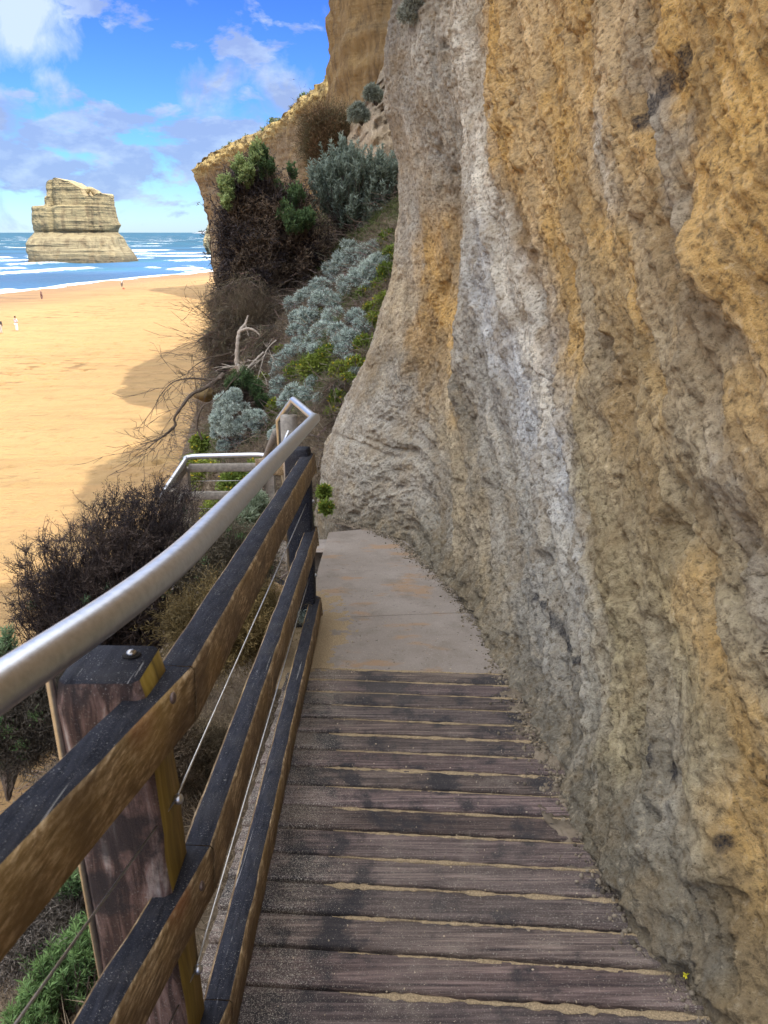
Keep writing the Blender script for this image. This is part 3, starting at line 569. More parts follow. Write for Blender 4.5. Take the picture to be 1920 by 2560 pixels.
# ------------------------------------------------------------------ hillside
ctl = np.array([(-.5, -3, -1.6), (-.5, 0, -1.95), (-.5, 1.2, -2.2), (-.5, 3, -2.45), (-.5, 5, -2.7), (-.4, 6.5, -3.0), (0, 7.5, -3.3), (1.5, -2, -2), (1.5, 2, -2.3), (1.5, 6, -3), (2, 9, -2), (-1.6, 2.6, -3.15), (-1.1, 1, -2.75), (-2.5, 1, -4.4), (-2.2, 4, -3.5), (-1.3, 4, -2.95), (-3.3, 3, -5.2),
    (-1.2, 6, -3.05), (-2.4, 6, -3.7), (-3.3, 6, -5), (-1, 8, -3.45), (-2, 8.5, -3.15), (-2.7, 8.5, -3.7), (-1.5, 10, -2.45), (-2, 10, -2.75), (-2.8, 10, -3.6), (-.5, 10, -1.7), (-2.3, 12, -2.2), (-3.1, 12, -3.3), (-.4, 13, -.5), (.8, 12, .2), (-2.3, 14, -1.4), (-3.3, 14, -2.6),
    (.2, 15, .7), (-1.5, 16, .1), (-3, 17, -1.6), (2.5, 16, 2.6), (5, 14, 3.5), (4, 20, 3), (-4.4, 8, -7), (-4.4, 12, -6.3), (-4.6, 15, -6), (-5, 18, -6.5), (-4.2, 4, -7.5), (-3.6, 0, -6.5), (-7, 10, -11.6), (-7, 15, -11.6), (-8, 20, -11.6), (-6.5, 4, -11.6), (-6.5, -3, -11.6), (-9.5, 26, -11.7),
    (0, 22, -2), (-4, 24, -8), (-8, 31, -11.7), (0, 31, -8), (6, 32, -6), (8, 24, 0), (-10, 5, -11.8), (-10, 15, -11.8), (-10, 32, -11.8), (-10, -4, -11.8)])
_xy = ctl[:, :2]; _d = np.linalg.norm(_xy[:, None]-_xy[None], axis=2)
_A = _d+.02*np.eye(len(ctl)); _A = np.vstack([np.hstack([_d, np.ones((len(ctl), 1))]), np.append(np.ones(len(ctl)), 0)[None]])
_w = np.linalg.solve(_A, np.append(ctl[:, 2], 0))
def H(x, y):
    x = np.atleast_1d(np.asarray(x, float)); y = np.atleast_1d(np.asarray(y, float))
    r = np.sqrt((x[:, None]-_xy[:, 0])**2+(y[:, None]-_xy[:, 1])**2+.05); z = r@_w[:-1]+_w[-1]
    P = np.stack([x, y, 0*x], -1); return z+.14*fbm(P*1.4, 3, 2)+.05*fbm(P*5, 3, 4)
def hillside():
    xs = np.linspace(-10, 8, 300); ys = np.linspace(-4, 32, 520); X, Y = np.meshgrid(xs, ys); x, y = X.ravel(), Y.ravel()
    V = np.stack([x, y, H(x, y)], -1)
    quads('hillside', V, gridq(len(ys), len(xs)), M['soil'])['kind'] = 'structure'
hillside()

# ------------------------------------------------------------------ path, boardwalk
PR = R(4.6); pc, ps = math.cos(PR), math.sin(PR)
def pl(u, v, dz=0):             # deck frame: u across to the right, v along the walk
    x = u*pc+v*ps; y = -u*ps+v*pc; return np.array([x, y, zd(y)+dz])
V0C = PD(800, 1671); V_END = V0C[1]*pc+V0C[0]*ps+.01     # where timber meets concrete
def deck():
    root = empty('boardwalk', (0, 2, zd(2)), label='sloping dark timber boardwalk planks between the railing and the cliff', cat='boardwalk')
    mb = MB(); pitch = .126; cols = []; sandy = []; rs = np.random.RandomState(3); nV = 0; allV = []; allQ = []
    for k in range(32):
        v1 = V_END-.004-k*pitch; wd = pitch-.011-.004*rs.rand(); v0 = v1-wd; nu = 90; u0 = (-.475+.008*rs.rand()-v1*ps)/pc; us = np.linspace(u0, 1.35, nu); h = .035
        e1 = .0035*np.array([vn(np.array([[u*2.2+k*9, k, 1.]]), 3)[0] for u in us]); e0 = .0035*np.array([vn(np.array([[u*2.2+k*9, k, 5.]]), 3)[0] for u in us])
        wear = .0035*sm(.35, 1, rs.rand()); tl = .004*(rs.rand()-.5)
        ring = [(0, -h), (0, -.007), (.007, 0), (.3*wd, -wear), (.7*wd, -wear), (wd-.007, 0), (wd, -.007), (wd, -h)]
        V = []
        for i, u in enumerate(us):
            for (b, c) in ring:
                f = b/wd; V.append(pl(u, v0+b+e0[i]*(1-f)+e1[i]*f, c+tl*(f-.5)+.0012*math.sin(u*3+k)))
        V = np.array(V)-np.array(root.location); allV.append(V); q = gridq(nu, 8, False); allQ.append(q+nV); nV += len(V)
        t = .62+.62*rs.rand(); tint = np.array([t, t*(.93+.1*rs.rand()), t*(.88+.16*rs.rand())]); cols.append(np.tile(tint, (len(V), 1)))
        uu = np.repeat(us, 8)*pc+v1*ps-.06; sandy.append(np.clip(1.0*sm(-.14, -.40, uu+.05*np.sin(k*2.1))+.75*sm(.55, .8, uu-.0*k)+.25*rs.rand(), 0, 1))
    o = quads('decking', np.vstack(allV), np.vstack(allQ), M['plank'], root, col=np.vstack(cols)); o.location = (0, 0, 0)
    a = o.data.attributes.new('Sandy', 'FLOAT', 'POINT'); a.data.foreach_set('value', np.concatenate(sandy).astype(np.float32))
    j = MB()
    for u in (-.38, .3, .95): beam(j, pl(u, -.8, -.05), pl(u, V_END-.02, -.05), .09, .14, 20, 5, .003, .006, 0, 0)
    jo = j.obj('joist', M['post'], root); jo.location = -np.array(root.location)
    # sand packed into the gaps
    V = []; Q = []; nV = 0
    for k in range(26):
        vg = V_END-.006-k*pitch+.0015; nu = 150; us = np.linspace((-.08-.07*vg+.07*rs.rand()-(.15 if k < 3 else 0)-vg*ps)/pc, 1.0, nu)
        wv = .0045+.0045*np.array([vn(np.array([[u*14+k*5, k, 9.]]), 7)[0] for u in us])+.004*np.array([vn(np.array([[u*60+k*5, k, 9.]]), 8)[0] for u in us]); wv = wv*sm(-.75, -.2, np.array([vn(np.array([[u*3.1+k*3, k*1.7, 4.]]), 11)[0] for u in us]))*(.7+.8*rs.rand()); wv = np.clip(wv, .0008, .03)*sm(us[0], us[0]+.06, us)*(1-.6*sm(.55, .8, us))+.001
        hv = .0045+.004*np.array([vn(np.array([[u*20+k*5, k, 3.]]), 9)[0] for u in us]); rows = []
        for i, u in enumerate(us):
            for (b, c) in ((-1, -.010), (-.9, .0005), (-.4, .8), (.2, 1), (.8, .4), (1, -.010)):
                rows.append(pl(u, vg-.006+b*wv[i], c*hv[i]*.7 if abs(c) > .05 else c))
        V += rows; Q.append(gridq(nu, 6)+nV); nV += nu*6
    V = np.array(V); V[:, 2] += .0012*vn(V*220, 4)
    quads('sand_in_gaps', V, np.vstack(Q), M['loose'])['kind'] = 'stuff'
    # concrete slabs, one sheet with grooves at the joint and real thickness
    jl = [PD(834, 1541), PD(1199, 1528)]; rot = math.atan2(jl[0][1]-jl[1][1], jl[1][0]-jl[0][0]); endl = [PD(800, 1333), PD(950, 1317)]
    def slab(name, ya, yb):      # ya/yb: functions x -> y of the near and far edge
        nu, nv = 120, 140; V = []
        for i in range(nv):
            t = i/(nv-1)
            for q in range(nu):
                x = -.47+(1.75)*q/(nu-1); e = 1 if 0 < i < nv-1 else 0
                y = ya(x)*(1-t)+yb(x)*t; edge = min(t, 1-t)*abs(yb(x)-ya(x)); V.append((x, y, zd(y)-.006*math.exp(-edge/.008)))
        V = np.array(V); V[:, 2] += .003*fbm(V*2.5, 3, 3)
        B = V.copy().reshape(nv, nu, 3); b = B.copy(); b[:, :, 2] -= .14
        ring = np.concatenate([B[0], B[1:, -1], B[-1, ::-1][1:], B[::-1, 0][1:-1]]); ring2 = ring.copy(); ring2[:, 2] -= .16; m = len(ring)
        allv = np.vstack([V, ring, ring2]); j = np.arange(m); q2 = np.stack([nv*nu+j, nv*nu+(j+1) % m, nv*nu+m+(j+1) % m, nv*nu+m+j], -1)
        o = quads(name, allv, np.vstack([gridq(nv, nu), q2]), M['conc']); o['kind'] = 'structure'
    yj = lambda x: jl[0][1]-(x-jl[0][0])*math.tan(rot); ys = lambda x: pl(0, V_END+.004)[1]-x*math.tan(PR); ye = lambda x: endl[0][1]+(x-endl[0][0])*(endl[1][1]-endl[0][1])/(endl[1][0]-endl[0][0])
    slab('path', lambda x: ys(x)+.004, lambda x: yj(x)-.004); slab('path', lambda x: yj(x)+.004, lambda x: ye(x))
    # steps going down behind the end of the concrete
    mb = MB()
    for k in range(5):
        y0 = endl[0][1]+.02+k*.28; z = zd(6.1)-.17*(k+1)
        for zz in (0,): beam(mb, (-.12, y0+.0, z), (-.12, y0+.29, z), 1.0, .16, 6, k, .003, .01, 0, 0)
    mb.obj('steps', M['conc'])['kind'] = 'structure'
    # sand drifted at the left edge of the concrete
    nu, nv = 220, 60; V = []
    A = PD(775, 1700); B = PD(830, 1545)
    for i in range(nu):
        t = i/(nu-1); y = 3.12+1.45*t
        for q in range(nv):
            u = q/(nv-1); w = (.17*math.sin(math.pi*min(1, t*1.1))**.7+.03*math.sin(t*17))*.9; w = w+.05; x = -.66+u*(w+.30); V.append((x, y, zd(y)-.04*max(0, 1-i/20)+.014*(1-u)**.8*min(1, u*5)+.0005-.010*max(0, u-.8)-.12*max(0, 1-u*4)))
    V = np.array(V); V[:, 2] += .004*fbm(V*22, 5, 7, .65)-.004; quads('drifted_sand', V, gridq(nu, nv), M['loose'])['kind'] = 'stuff'
deck()

# ------------------------------------------------------------------ railing beside the walkway
JY = 1.22; JX = -.381
VD2 = np.array([-.008, 1, -SL]); VD1 = np.array([.145, 1.01, -.149])
def fence():
    root = empty('railing', (-.45, 1.2, zd(1.2)), label='near timber and wire railing topped by a thick steel handrail beside the boardwalk', cat='railing'); off = -np.array(root.location)
    fx = lambda o: setattr(o, 'location', tuple(off))
    ends = []; rails = []
    for q, (zr, w, h, xo) in enumerate(((-.752, .070, .112, -.003), (-1.175, .064, .112, 0), (-1.613, .066, .112, .008))):
        J = np.array([JX+xo, JY, zr]); far = J+VD2*(3.92-JY); near = J-VD1/1.01*1.9
        mit = math.tan(math.radians(4.2))
        for nm, A, B, eA, eB in (('rail', near, J-VD1*.0012, None, mit), ('rail', J+VD2*.0012, far, -mit, None)):
            mb = MB(); beam(mb, A, B, w, h, 90, q*7+1, .0035, .006, 0, 1, eA, eB); ro_ = mb.obj('rail', [M['wtop'], M['wside']], root); fx(ro_); rails.append(ro_)
        ends.append(far)
        # turn at the far corner: short rail running away to the next post
        B = far+np.array([-.42, .95, -.30]); mb = MB(); beam(mb, far+np.array([.0, .01, -.002]), B, w, h, 30, q*7+4, .0035, .006, 0, 1); fx(mb.obj('rail', [M['wtop'], M['wside']], root))
    def post(x, y, ztop, zbot, sx, sy, name='post', seed=0, mats=('post', 'pside')):
        # square post with worn arrises; right hand face is the golden one
        n = 60; b = .012; V = []; ring = [(-sx/2+b, -sy/2), (sx/2-b, -sy/2), (sx/2, -sy/2+b), (sx/2, sy/2-b), (sx/2-b, sy/2), (-sx/2+b, sy/2), (-sx/2, sy/2-b), (-sx/2, -sy/2+b)]
        for i in range(n):
            z = zbot+(ztop-zbot)*i/(n-1); kx = 1-.10*(i == n-1)
            for a, c in ring: V.append((x+a*kx, y+c*kx, z))
        for kx in (.6, .02):
            for a, c in ring: V.append((x+a*kx, y+c*kx, ztop+.003))
        V = np.array(V); V += .004*np.stack([vn(V*12+seed, 1), vn(V*12+seed, 2), vn(V*22, 3)], -1)+.0015*np.stack([vn(V*60+seed, 1), vn(V*60+seed, 2), 0*V[:, 0]], -1)
        V += (.007*np.exp((V[:, 2]-ztop)/.03))[:, None]*np.stack([vn(V*34+seed, 6), vn(V*34+seed, 7), .8*vn(V*28, 8)], -1)
        Q = gridq(n+2, 8, True); mi = np.tile([0, 0, 1, 0, 0, 0, 0, 0], n+1); mi[(n-1)*8:] = 2
        o = quads(name, V, Q, [M[mats[0]], M[mats[1]], M['wtop']], root, mi=mi); fx(o); return o
    po_ = post(-.473, 1.14, -.70, -3.4, .152, .14)
    post(-.455, 3.88, -1.07, -3.6, .13, .13, seed=5, mats=('wtop', 'wtop'))
    pr = PY(722, 1050, 4.9); mb = MB(); mb.tube([(pr[0], 4.9, -3.9), (pr[0], 4.9, pr[2]-.3), (pr[0], 4.9, pr[2]+.03)], .056, 18); o = mb.obj('post', [M['greytimber']], root); fx(o)
    mb = MB(); mb.ball(PY(287, 2003, 1.071), (.010, .004, .012)); mb.obj('bolt_hole', M['hole'], po_); mb = MB(); mb.ball((-.445, 1.17, -.699), (.017, .014, .004)); mb.obj('bolt_hole', M['hole'], po_)
    for (x, y, z, r, nm, mt) in ((-.445, 1.17, -.695, .009, 'screw', 'wire'),):
        mb = MB(); mb.ball((x, y, z), (r, r, .006)); mb.obj(nm, M[mt], po_)
    for q, (px, py, t, r) in enumerate(((433, 1745, 1.19, .013), (505, 2215, 1.19, .012))):
        c = onface(px, py, (-.3425, -.3455)[q]); mb = MB(); mb.ball(c, (.005, r*.75, r*.75), 16, 10); mb.obj('bolt_head', M['bolt'], rails[q*2])
    # wires with ball ends
    for q, (zr) in enumerate((-1.005, -1.445)):
        J = np.array([-.393, 1.16, zr]); A = J-VD1*1.6; B = J+VD2*2.72; mb = MB(); mb.tube([A, J], .0022, 8); fx(mb.obj('wire', M['wire'], root))
        mb = MB(); mb.tube([J, B], .0022, 8); wo_ = mb.obj('wire', M['wire'], root); fx(wo_)
        for (P, r) in ((J+np.array([.004, 0, 0]), .0105), (B+np.array([.03, 0, 0]), .011)):
            mb = MB(); mb.ball(P, r, 18, 12); mb.tube([P+np.array([-.02, 0, 0]), P], .005, 10); o = mb.obj('wire_stop', M['steel'], wo_)
    # handrail tube
    hz = -.585
    K = np.array([-.425, 1.30, 0]); K[2] = -.445-SL*K[1]
    A = K-np.array([.155, 1.01, -.150])*1.5; 
    E = PY(787, 1046, 4.25); top = PY(733, 1000, 4.9); l = PY(697, 1050, 5.05); lo = PY(703, 1140, 5.15); lo2 = PY(722, 1260, 5.3)
    k0 = K-np.array([.155, 1.01, -.15])*.30; k1 = K+(E-K)/np.linalg.norm(E-K)*.30; bz = [(1-t)**2*k0+2*t*(1-t)*K+t*t*k1 for t in np.linspace(0, 1, 9)]
    raw = [A]+bz+[E-(E-K)*.02, E, E+(top-E)*.06, top-(top-E)*.06, top, top+(l-top)*.12, l-(l-top)*.1, l, l+(lo-l)*.12, lo, lo2]
    pts = []
    for a, b in zip(raw[:-1], raw[1:]): pts += list(a+(b-a)*np.linspace(0, 1, 8, endpoint=False)[:, None])
    pts = np.array(pts+[raw[-1]]); k = np.array([1, 2, 1.])/4
    for _ in range(3): pts[1:-1] = pts[:-2]*.25+pts[1:-1]*.5+pts[2:]*.25
    r = np.interp(np.arange(len(pts)), [0, 8*9, 8*11, 8*12, len(pts)], [.0315, .0315, .0305, .022, .022]); mb = MB(); mb.tube(pts, r, 28); fx(mb.obj('handrail', M['steel'], root))
    # flat steel stays holding the tube, on the outer side of the posts
    for (x, y, z0, z1) in ((-.553, 1.085, -1.9, -.64), (-.53, 3.9, -2.6, -1.02)):
        mb = MB(); mb.tube([(x, y, z0), (x, y, z1-.02), (x+.03, y, z1+.04)], .0075, 10); fx(mb.obj('bracket', M['steel'], root))
    b = PY(700, 1100, 5.0); 
    # lower flight: rail from the corner down to the landing
    a0 = PY(690, 1080, 5.3); a1 = PY(662, 1150, 6.6); mb = MB(); mb.tube([a0, (a0+a1)/2, a1], .028, 14); fx(mb.obj('stair_handrail', M['greytimber'], root))
fence()
def lower_fence():
    A = PY(470, 1141, 7.7); B = PY(668, 1137, 7.7); root = empty('landing_railing', ((A[0]+B[0])/2, 7.7, -3.3), label='small lower railing around the landing below with a thin steel top tube', cat='railing'); off = -np.array(root.location)
    fx = lambda o: setattr(o, 'location', tuple(off))
    C = PY(415, 1222, 6.9); pts = []
    raw = [B+np.array([.1, -.25, -.1]), B+np.array([.02, -.04, -.02]), B+np.array([-.06, 0, 0]), A+np.array([.06, 0, 0]), A+np.array([-.02, -.03, -.01]), A+(C-A)*.12, C, A+(C-A)*1.3]
    for a, b in zip(raw[:-1], raw[1:]): pts += list(a+(b-a)*np.linspace(0, 1, 6, endpoint=False)[:, None])
    pts = np.array(pts); pts[1:-1] = pts[:-2]*.25+pts[1:-1]*.5+pts[2:]*.25
    mb = MB(); mb.tube(pts, .026, 14); fx(mb.obj('handrail', M['steel'], root))
    for (yy, hh) in ((1160, .085), (1230, .085)):
        a = PY(472, yy, 7.66); b = PY(668, yy-2, 7.66); mb = MB(); beam(mb, a, b, .05, hh, 20, yy, .004, .006, 0, 0); fx(mb.obj('rail', M['greytimber'], root))
        c = a+np.array([-.05, 0, 0]); d = c+(C-A)*1.1; mb = MB(); beam(mb, c, d, .05, hh, 20, yy+1, .004, .006, 0, 0); fx(mb.obj('rail', M['greytimber'], root))
    for yy in (1203, 1272):
        a = PY(475, yy, 7.68); b = PY(665, yy-2, 7.68); mb = MB(); mb.tube([a, b], .003, 8); fx(mb.obj('wire', M['wire'], root))
    for p, zt in ((PY(458, 1170, 7.7), 0), (PY(672, 1170, 7.7), 0), (PY(425, 1225, 6.95), 0)):
        mb = MB(); beam(mb, (p[0], p[1]-.05, p[2]), (p[0], p[1]+.05, p[2]), .11, 1.4, 4, 3, .004, .008, 0, 0); fx(mb.obj('post', M['greytimber'], root))
    mb = MB(); beam(mb, (-1.6, 6.3, -3.12), (-1.6, 7.62, -3.12), 1.7, .12, 10, 3, .003, .01, 0, 0); mb.obj('landing', M['conc'])['kind'] = 'structure'
lower_fence()

# ------------------------------------------------------------------ plants
def tips_to_twigs(base, tips, r0, r1, nseg=6, sag=.12, jit=.04):
    """crooked stems from base points to tips"""
    n = len(tips); P = [np.broadcast_to(base, (n, 3)).astype(float)]; L = np.linalg.norm(tips-base, axis=1)[:, None]
    for i in range(1, nseg+1):
        t = i/nseg; p = base+(tips-base)*t; p = p+np.array([0, 0, 1.])*L*sag*math.sin(t*math.pi)+RNG.normal(size=(n, 3))*jit*L*(0 if i == nseg else 1)
        P.append(p)
    P0 = np.concatenate(P[:-1]); P1 = np.concatenate(P[1:]); t0 = np.repeat(np.arange(nseg)/nseg, n); t1 = t0+1/nseg
    return P0, P1, r0+(r1-r0)*t0, r0+(r1-r0)*t1, P
def crown_pts(blobs, n, shell=.35):
    w = np.array([b[3]**2 for b in blobs]); i = RNG.choice(len(blobs), n, p=w/w.sum()); c = np.array([b[:3] for b in blobs])[i]; r = np.array([b[3] for b in blobs])[i]
    sc = np.array([b[4] if len(b) > 4 else (1, 1, 1) for b in blobs])[i]; d = rdir(n); rad = r*(1-shell*RNG.random(n)**1.3)
    return c+d*rad[:, None]*sc, d
def dry_shrub(name, label, base, blobs, ntips=500, twig=22, dead=(.085, .062, .05), dead2=(.15, .10, .06), green=(.15, .22, .08), gfrac=.25, gzone=None, leafL=.03, leafW=.006, rs=.010, group=None, hairs=5, tl=.10):
    root = empty(name, tuple(base), label=label, cat='shrub', group=group); B = np.array(base, float)
    tips, d = crown_pts(blobs, ntips, .55); P0, P1, a, b, chain = tips_to_twigs(B, tips, rs, rs*.22, 6, .05, .035)
    # side twigs on the outer half
    out = np.concatenate(chain[3:]); n = len(out); src = np.repeat(out, twig//4, axis=0); m = len(src)
    dr = src-B; dr /= np.linalg.norm(dr, axis=1)[:, None]+1e-9; dr = dr*.6+rdir(m)*.9+np.array([0, 0, .25]); dr /= np.linalg.norm(dr, axis=1)[:, None]
    ln = tl*(.4+RNG.random(m)); e = src+dr*ln[:, None]; e2 = e+(dr+rdir(m)*.6)*ln[:, None]*.6
    V, Q = segs(np.vstack([P0, src, e]), np.vstack([P1, e, e2]), np.concatenate([a, np.full(m, rs*.22), np.full(m, rs*.17)]), np.concatenate([b, np.full(m, rs*.17), np.full(m, rs*.08)]), 3)
    nn = len(V)//6; c = np.where(RNG.random((nn, 1)) < .5, np.array(dead), np.array(dead2))*(.7+.6*RNG.random((nn, 1))); o = quads('stems', V-B, Q, M['leaf'], root, col=np.repeat(c, 6, axis=0), smooth=False)
    # little dead leaves
    src2 = np.vstack([e, e2, (src+e)/2]); src2 = np.repeat(src2, hairs, axis=0); m2 = len(src2); src2 = src2+rdir(m2)*tl*.18
    dv = src2-B; dv /= np.linalg.norm(dv, axis=1)[:, None]+1e-9; V1, Q1 = blades(src2, dv*.5+rdir(m2), leafL*(.5+RNG.random(m2)), leafW)
    cz = np.where(vn(src2*3, 5)[:, None] > 0, np.array(dead), np.array(dead2))*(.55+.9*RNG.random((m2, 1))); quads('dead_leaves', V1-B, Q1, M['leaf'], root, col=np.repeat(cz, 4, axis=0), smooth=False)
    if gfrac > 0:
        hi = np.array([gzone(p) if gzone else 1. for p in tips]); pick = RNG.random(len(tips)) < gfrac*hi; g = tips[pick]
        if len(g):
            gs = np.repeat(g, 70, axis=0); m3 = len(gs); dd = gs-B; dd /= np.linalg.norm(dd, axis=1)[:, None]; pos = gs+rdir(m3)*tl*.55*RNG.random((m3, 1))+dd*tl*.4*RNG.random((m3, 1))
            V2, Q2 = blades(pos, dd*.8+rdir(m3)*.6+np.array([0, 0, .3]), leafL*1.2*(.6+.7*RNG.random(m3)), leafW*1.5); quads('green_leaves', V2-B, Q2, M['leaf'], root, col=vary(green, m3, .3, 4), smooth=False)
    return root
def cushion(name, label, base, clumps, dens=1500, c=(.68, .78, .70), cin=(.10, .13, .10), L=.045, w=.006, group=None):
    """silver cushion bush: clumps of short needles, each clump a rough ball"""
    B = np.array(base, float); root = empty(name, tuple(base), label=label, cat='shrub', group=group); Vs = []; Qs = []; Cs = []; nb = 0; cs = np.array([q[:3] for q in clumps]); r = np.array([q[3] for q in clumps])
    # knobbly sub-heads
    sub = []; 
    for q, rr in zip(cs, r):
        k = int(14+rr*60)
        for d in rdir(k):
            if d[2] < -.5: continue
            sub.append((*(q+d*rr*.78), rr*(.24+.12*RNG.random())))
    sub = np.array(sub); k = len(sub); per = int(dens*8/k)+40; src = np.repeat(sub[:, :3], per, axis=0); rr = np.repeat(sub[:, 3], per); n = len(src); d = rdir(n)
    t = RNG.random(n)**.5; pos = src+d*(rr*t)[:, None]; dv = d+rdir(n)*.55+np.array([0, 0, .2])
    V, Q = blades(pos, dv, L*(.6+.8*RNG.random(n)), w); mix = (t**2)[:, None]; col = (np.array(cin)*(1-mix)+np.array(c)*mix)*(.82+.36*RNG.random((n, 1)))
    quads('foliage', V-B, Q, M['leaf'], root, col=np.repeat(np.clip(col, .01, .9), 4, axis=0), smooth=False)
    P0, P1, a, b, ch = tips_to_twigs(B, sub[:, :3], .008, .002, 5, .02, .04); V, Q = segs(P0, P1, a, b, 4); quads('stems', V-B, Q, M['bark'], root, smooth=False)
    return root
def shoots(name, label, base, blobs, n=600, per=26, c=(.22, .28, .2), c2=(.10, .14, .08), L=.035, w=.011, sl=.2, up=.8, group=None, cat='shrub'):
    """leafy upright shoots"""
    B = np.array(base, float); root = empty(name, tuple(base), label=label, cat=cat, group=group)
    tips, d = crown_pts(blobs, n, .75); P0, P1, a, b, ch = tips_to_twigs(B, tips, .009, .003, 5, .03, .03); dd = tips-B; dd /= np.linalg.norm(dd, axis=1)[:, None]
    dd = dd*.5+rdir(n)*.3+np.array([0, 0, up]); dd /= np.linalg.norm(dd, axis=1)[:, None]; ln = sl*(.5+.8*RNG.random(n)); e = tips+dd*ln[:, None]
    V, Q = segs(np.vstack([P0, tips]), np.vstack([P1, e]), np.concatenate([a, np.full(n, .003)]), np.concatenate([b, np.full(n, .001)]), 3); quads('stems', V-B, Q, M['bark'], root, smooth=False)
    t = RNG.random(n*per); pos = np.repeat(tips, per, axis=0)+np.repeat(dd*ln[:, None], per, axis=0)*t[:, None]; dv = np.repeat(dd, per, axis=0)*.9+rdir(n*per)*.8; m = len(pos)
    V, Q = blades(pos, dv, L*(.6+.7*RNG.random(m)), w); mix = (t*(.5+.5*RNG.random(m)))[:, None]; col = (np.array(c2)*(1-mix)+np.array(c)*mix)*(.8+.4*RNG.random((m, 1)))
    quads('foliage', V-B, Q, M['leaf'], root, col=np.repeat(np.clip(col, .01, .9), 4, axis=0), smooth=False); return root
def hitY(px, py, back=0.0):
    Y = np.arange(4.5, 20, .08); r = ray(px, py); P = r[None]*(Y/r[1])[:, None]; g = H(P[:, 0], P[:, 1])+.0; i = np.where(P[:, 2] < g)[0]
    return (float(Y[i[0]]) if len(i) else None)
def pb(px, py, Y, rpx, sc=(1, 1, 1)):
    p = PY(px, py, Y); return (*p, rpx*Y/F*.98, sc)
def gz(px, py, Y):
    p = PY(px, py, Y); return p

# big dark shrub on the slope
zc = PY(600, 520, 13.5)[2]
dry_shrub('dead_topped_shrub', 'large dark shrub with dry black twigs hanging over the beach below the headland', PY(690, 760, 13.6), [pb(640, 560, 13.5, 95), pb(612, 640, 13.4, 68), pb(690, 640, 13.5, 90), pb(760, 620, 13.7, 70), pb(610, 480, 13.5, 60), pb(650, 700, 13.4, 60), pb(580, 700, 13.2, 36), pb(595, 590, 13.4, 46), pb(720, 540, 13.8, 60), pb(640, 440, 13.6, 34)],
          ntips=620, twig=20, rs=.03, leafL=.06, leafW=.016, hairs=5, tl=.17, dead=(.055, .044, .042), dead2=(.15, .112, .078), gfrac=0)
shoots('bright_shrub_top', 'bright green leafy shoots rising from the left top of the large dark shrub', PY(620, 560, 13.55), [pb(640, 405, 13.1, 18, (1, 1, 1.4)), pb(612, 450, 13.0, 22), pb(570, 485, 12.9, 22), pb(600, 430, 13.0, 14), pb(570, 525, 12.8, 12)], n=170, per=38, c=(.48, .58, .24), c2=(.14, .20, .07), L=.065, w=.018, sl=.17)
shoots('green_sapling_top', 'dark green spiky sprigs poking up in the middle behind the dark shrub', PY(740, 640, 13.9), [pb(735, 440, 13.3, 12), pb(660, 400, 13.1, 12), pb(700, 480, 13.2, 12), pb(665, 440, 13.1, 14), pb(675, 430, 13.1, 18), pb(740, 500, 13.0, 20), pb(715, 545, 12.9, 22), pb(765, 560, 12.9, 22), pb(735, 570, 12.8, 24)], n=200, per=40, c=(.15, .25, .10), c2=(.05, .08, .035), L=.06, w=.018, sl=.16)
shoots('grey_saltbush', 'broad grey green bush with upright leafy shoots against the cliff wall', PY(890, 640, 14.3), [pb(880, 470, 14.2, 62), pb(930, 480, 14.3, 60), pb(830, 500, 14.1, 52), pb(940, 560, 14.2, 48), pb(860, 440, 14.2, 46), pb(900, 540, 14.1, 60), pb(960, 450, 14.3, 38), pb(800, 470, 14.1, 26), pb(868, 400, 14.3, 16)],
       n=1100, per=40, c=(.36, .43, .35), c2=(.09, .12, .075), L=.07, w=.018, sl=.3, up=1.0)
dry_shrub('wispy_hanging_shrub', 'wispy bare brown shrub growing against the orange cliff above the grey bush', PY(860, 420, 22), [pb(815, 340, 22, 50), pb(850, 370, 22, 40), pb(800, 380, 22, 30)], ntips=300, twig=16, rs=.014, leafL=.12, leafW=.012, hairs=2, tl=.35, dead=(.16, .10, .05), dead2=(.10, .085, .04), gfrac=0)
for px, py, r, lb in ((893, 285, 24, 'small round grey bush clinging to the rock face, lower of the two'), (930, 235, 20, 'small round grey bush clinging to the rock face, upper of the two')):
    Yb = 17.5; cushion('ledge_bush', lb, PY(px+12, py+30, Yb), [(*PY(px, py, Yb), r*Yb/F*.8), (*PY(px+12, py+8, Yb), r*Yb/F*.6)], 700, c=(.34, .38, .31), cin=(.1, .11, .07), L=.08, w=.014, group='small bushes on the cliff ledges')
cushion('ledge_bush', 'small pale tufted bush on top of the dark rock at the upper edge', tuple(locate(1045, 50)+np.array([0, 0, -.05])), [(*(locate(1042, 45)+np.array([-.05, -.03, 0])), .09), (*(locate(1052, 12)+np.array([-.05, -.03, 0])), .07)], 500, c=(.36, .38, .32), cin=(.12, .12, .08), L=.035, w=.006, group='small bushes on the cliff ledges')
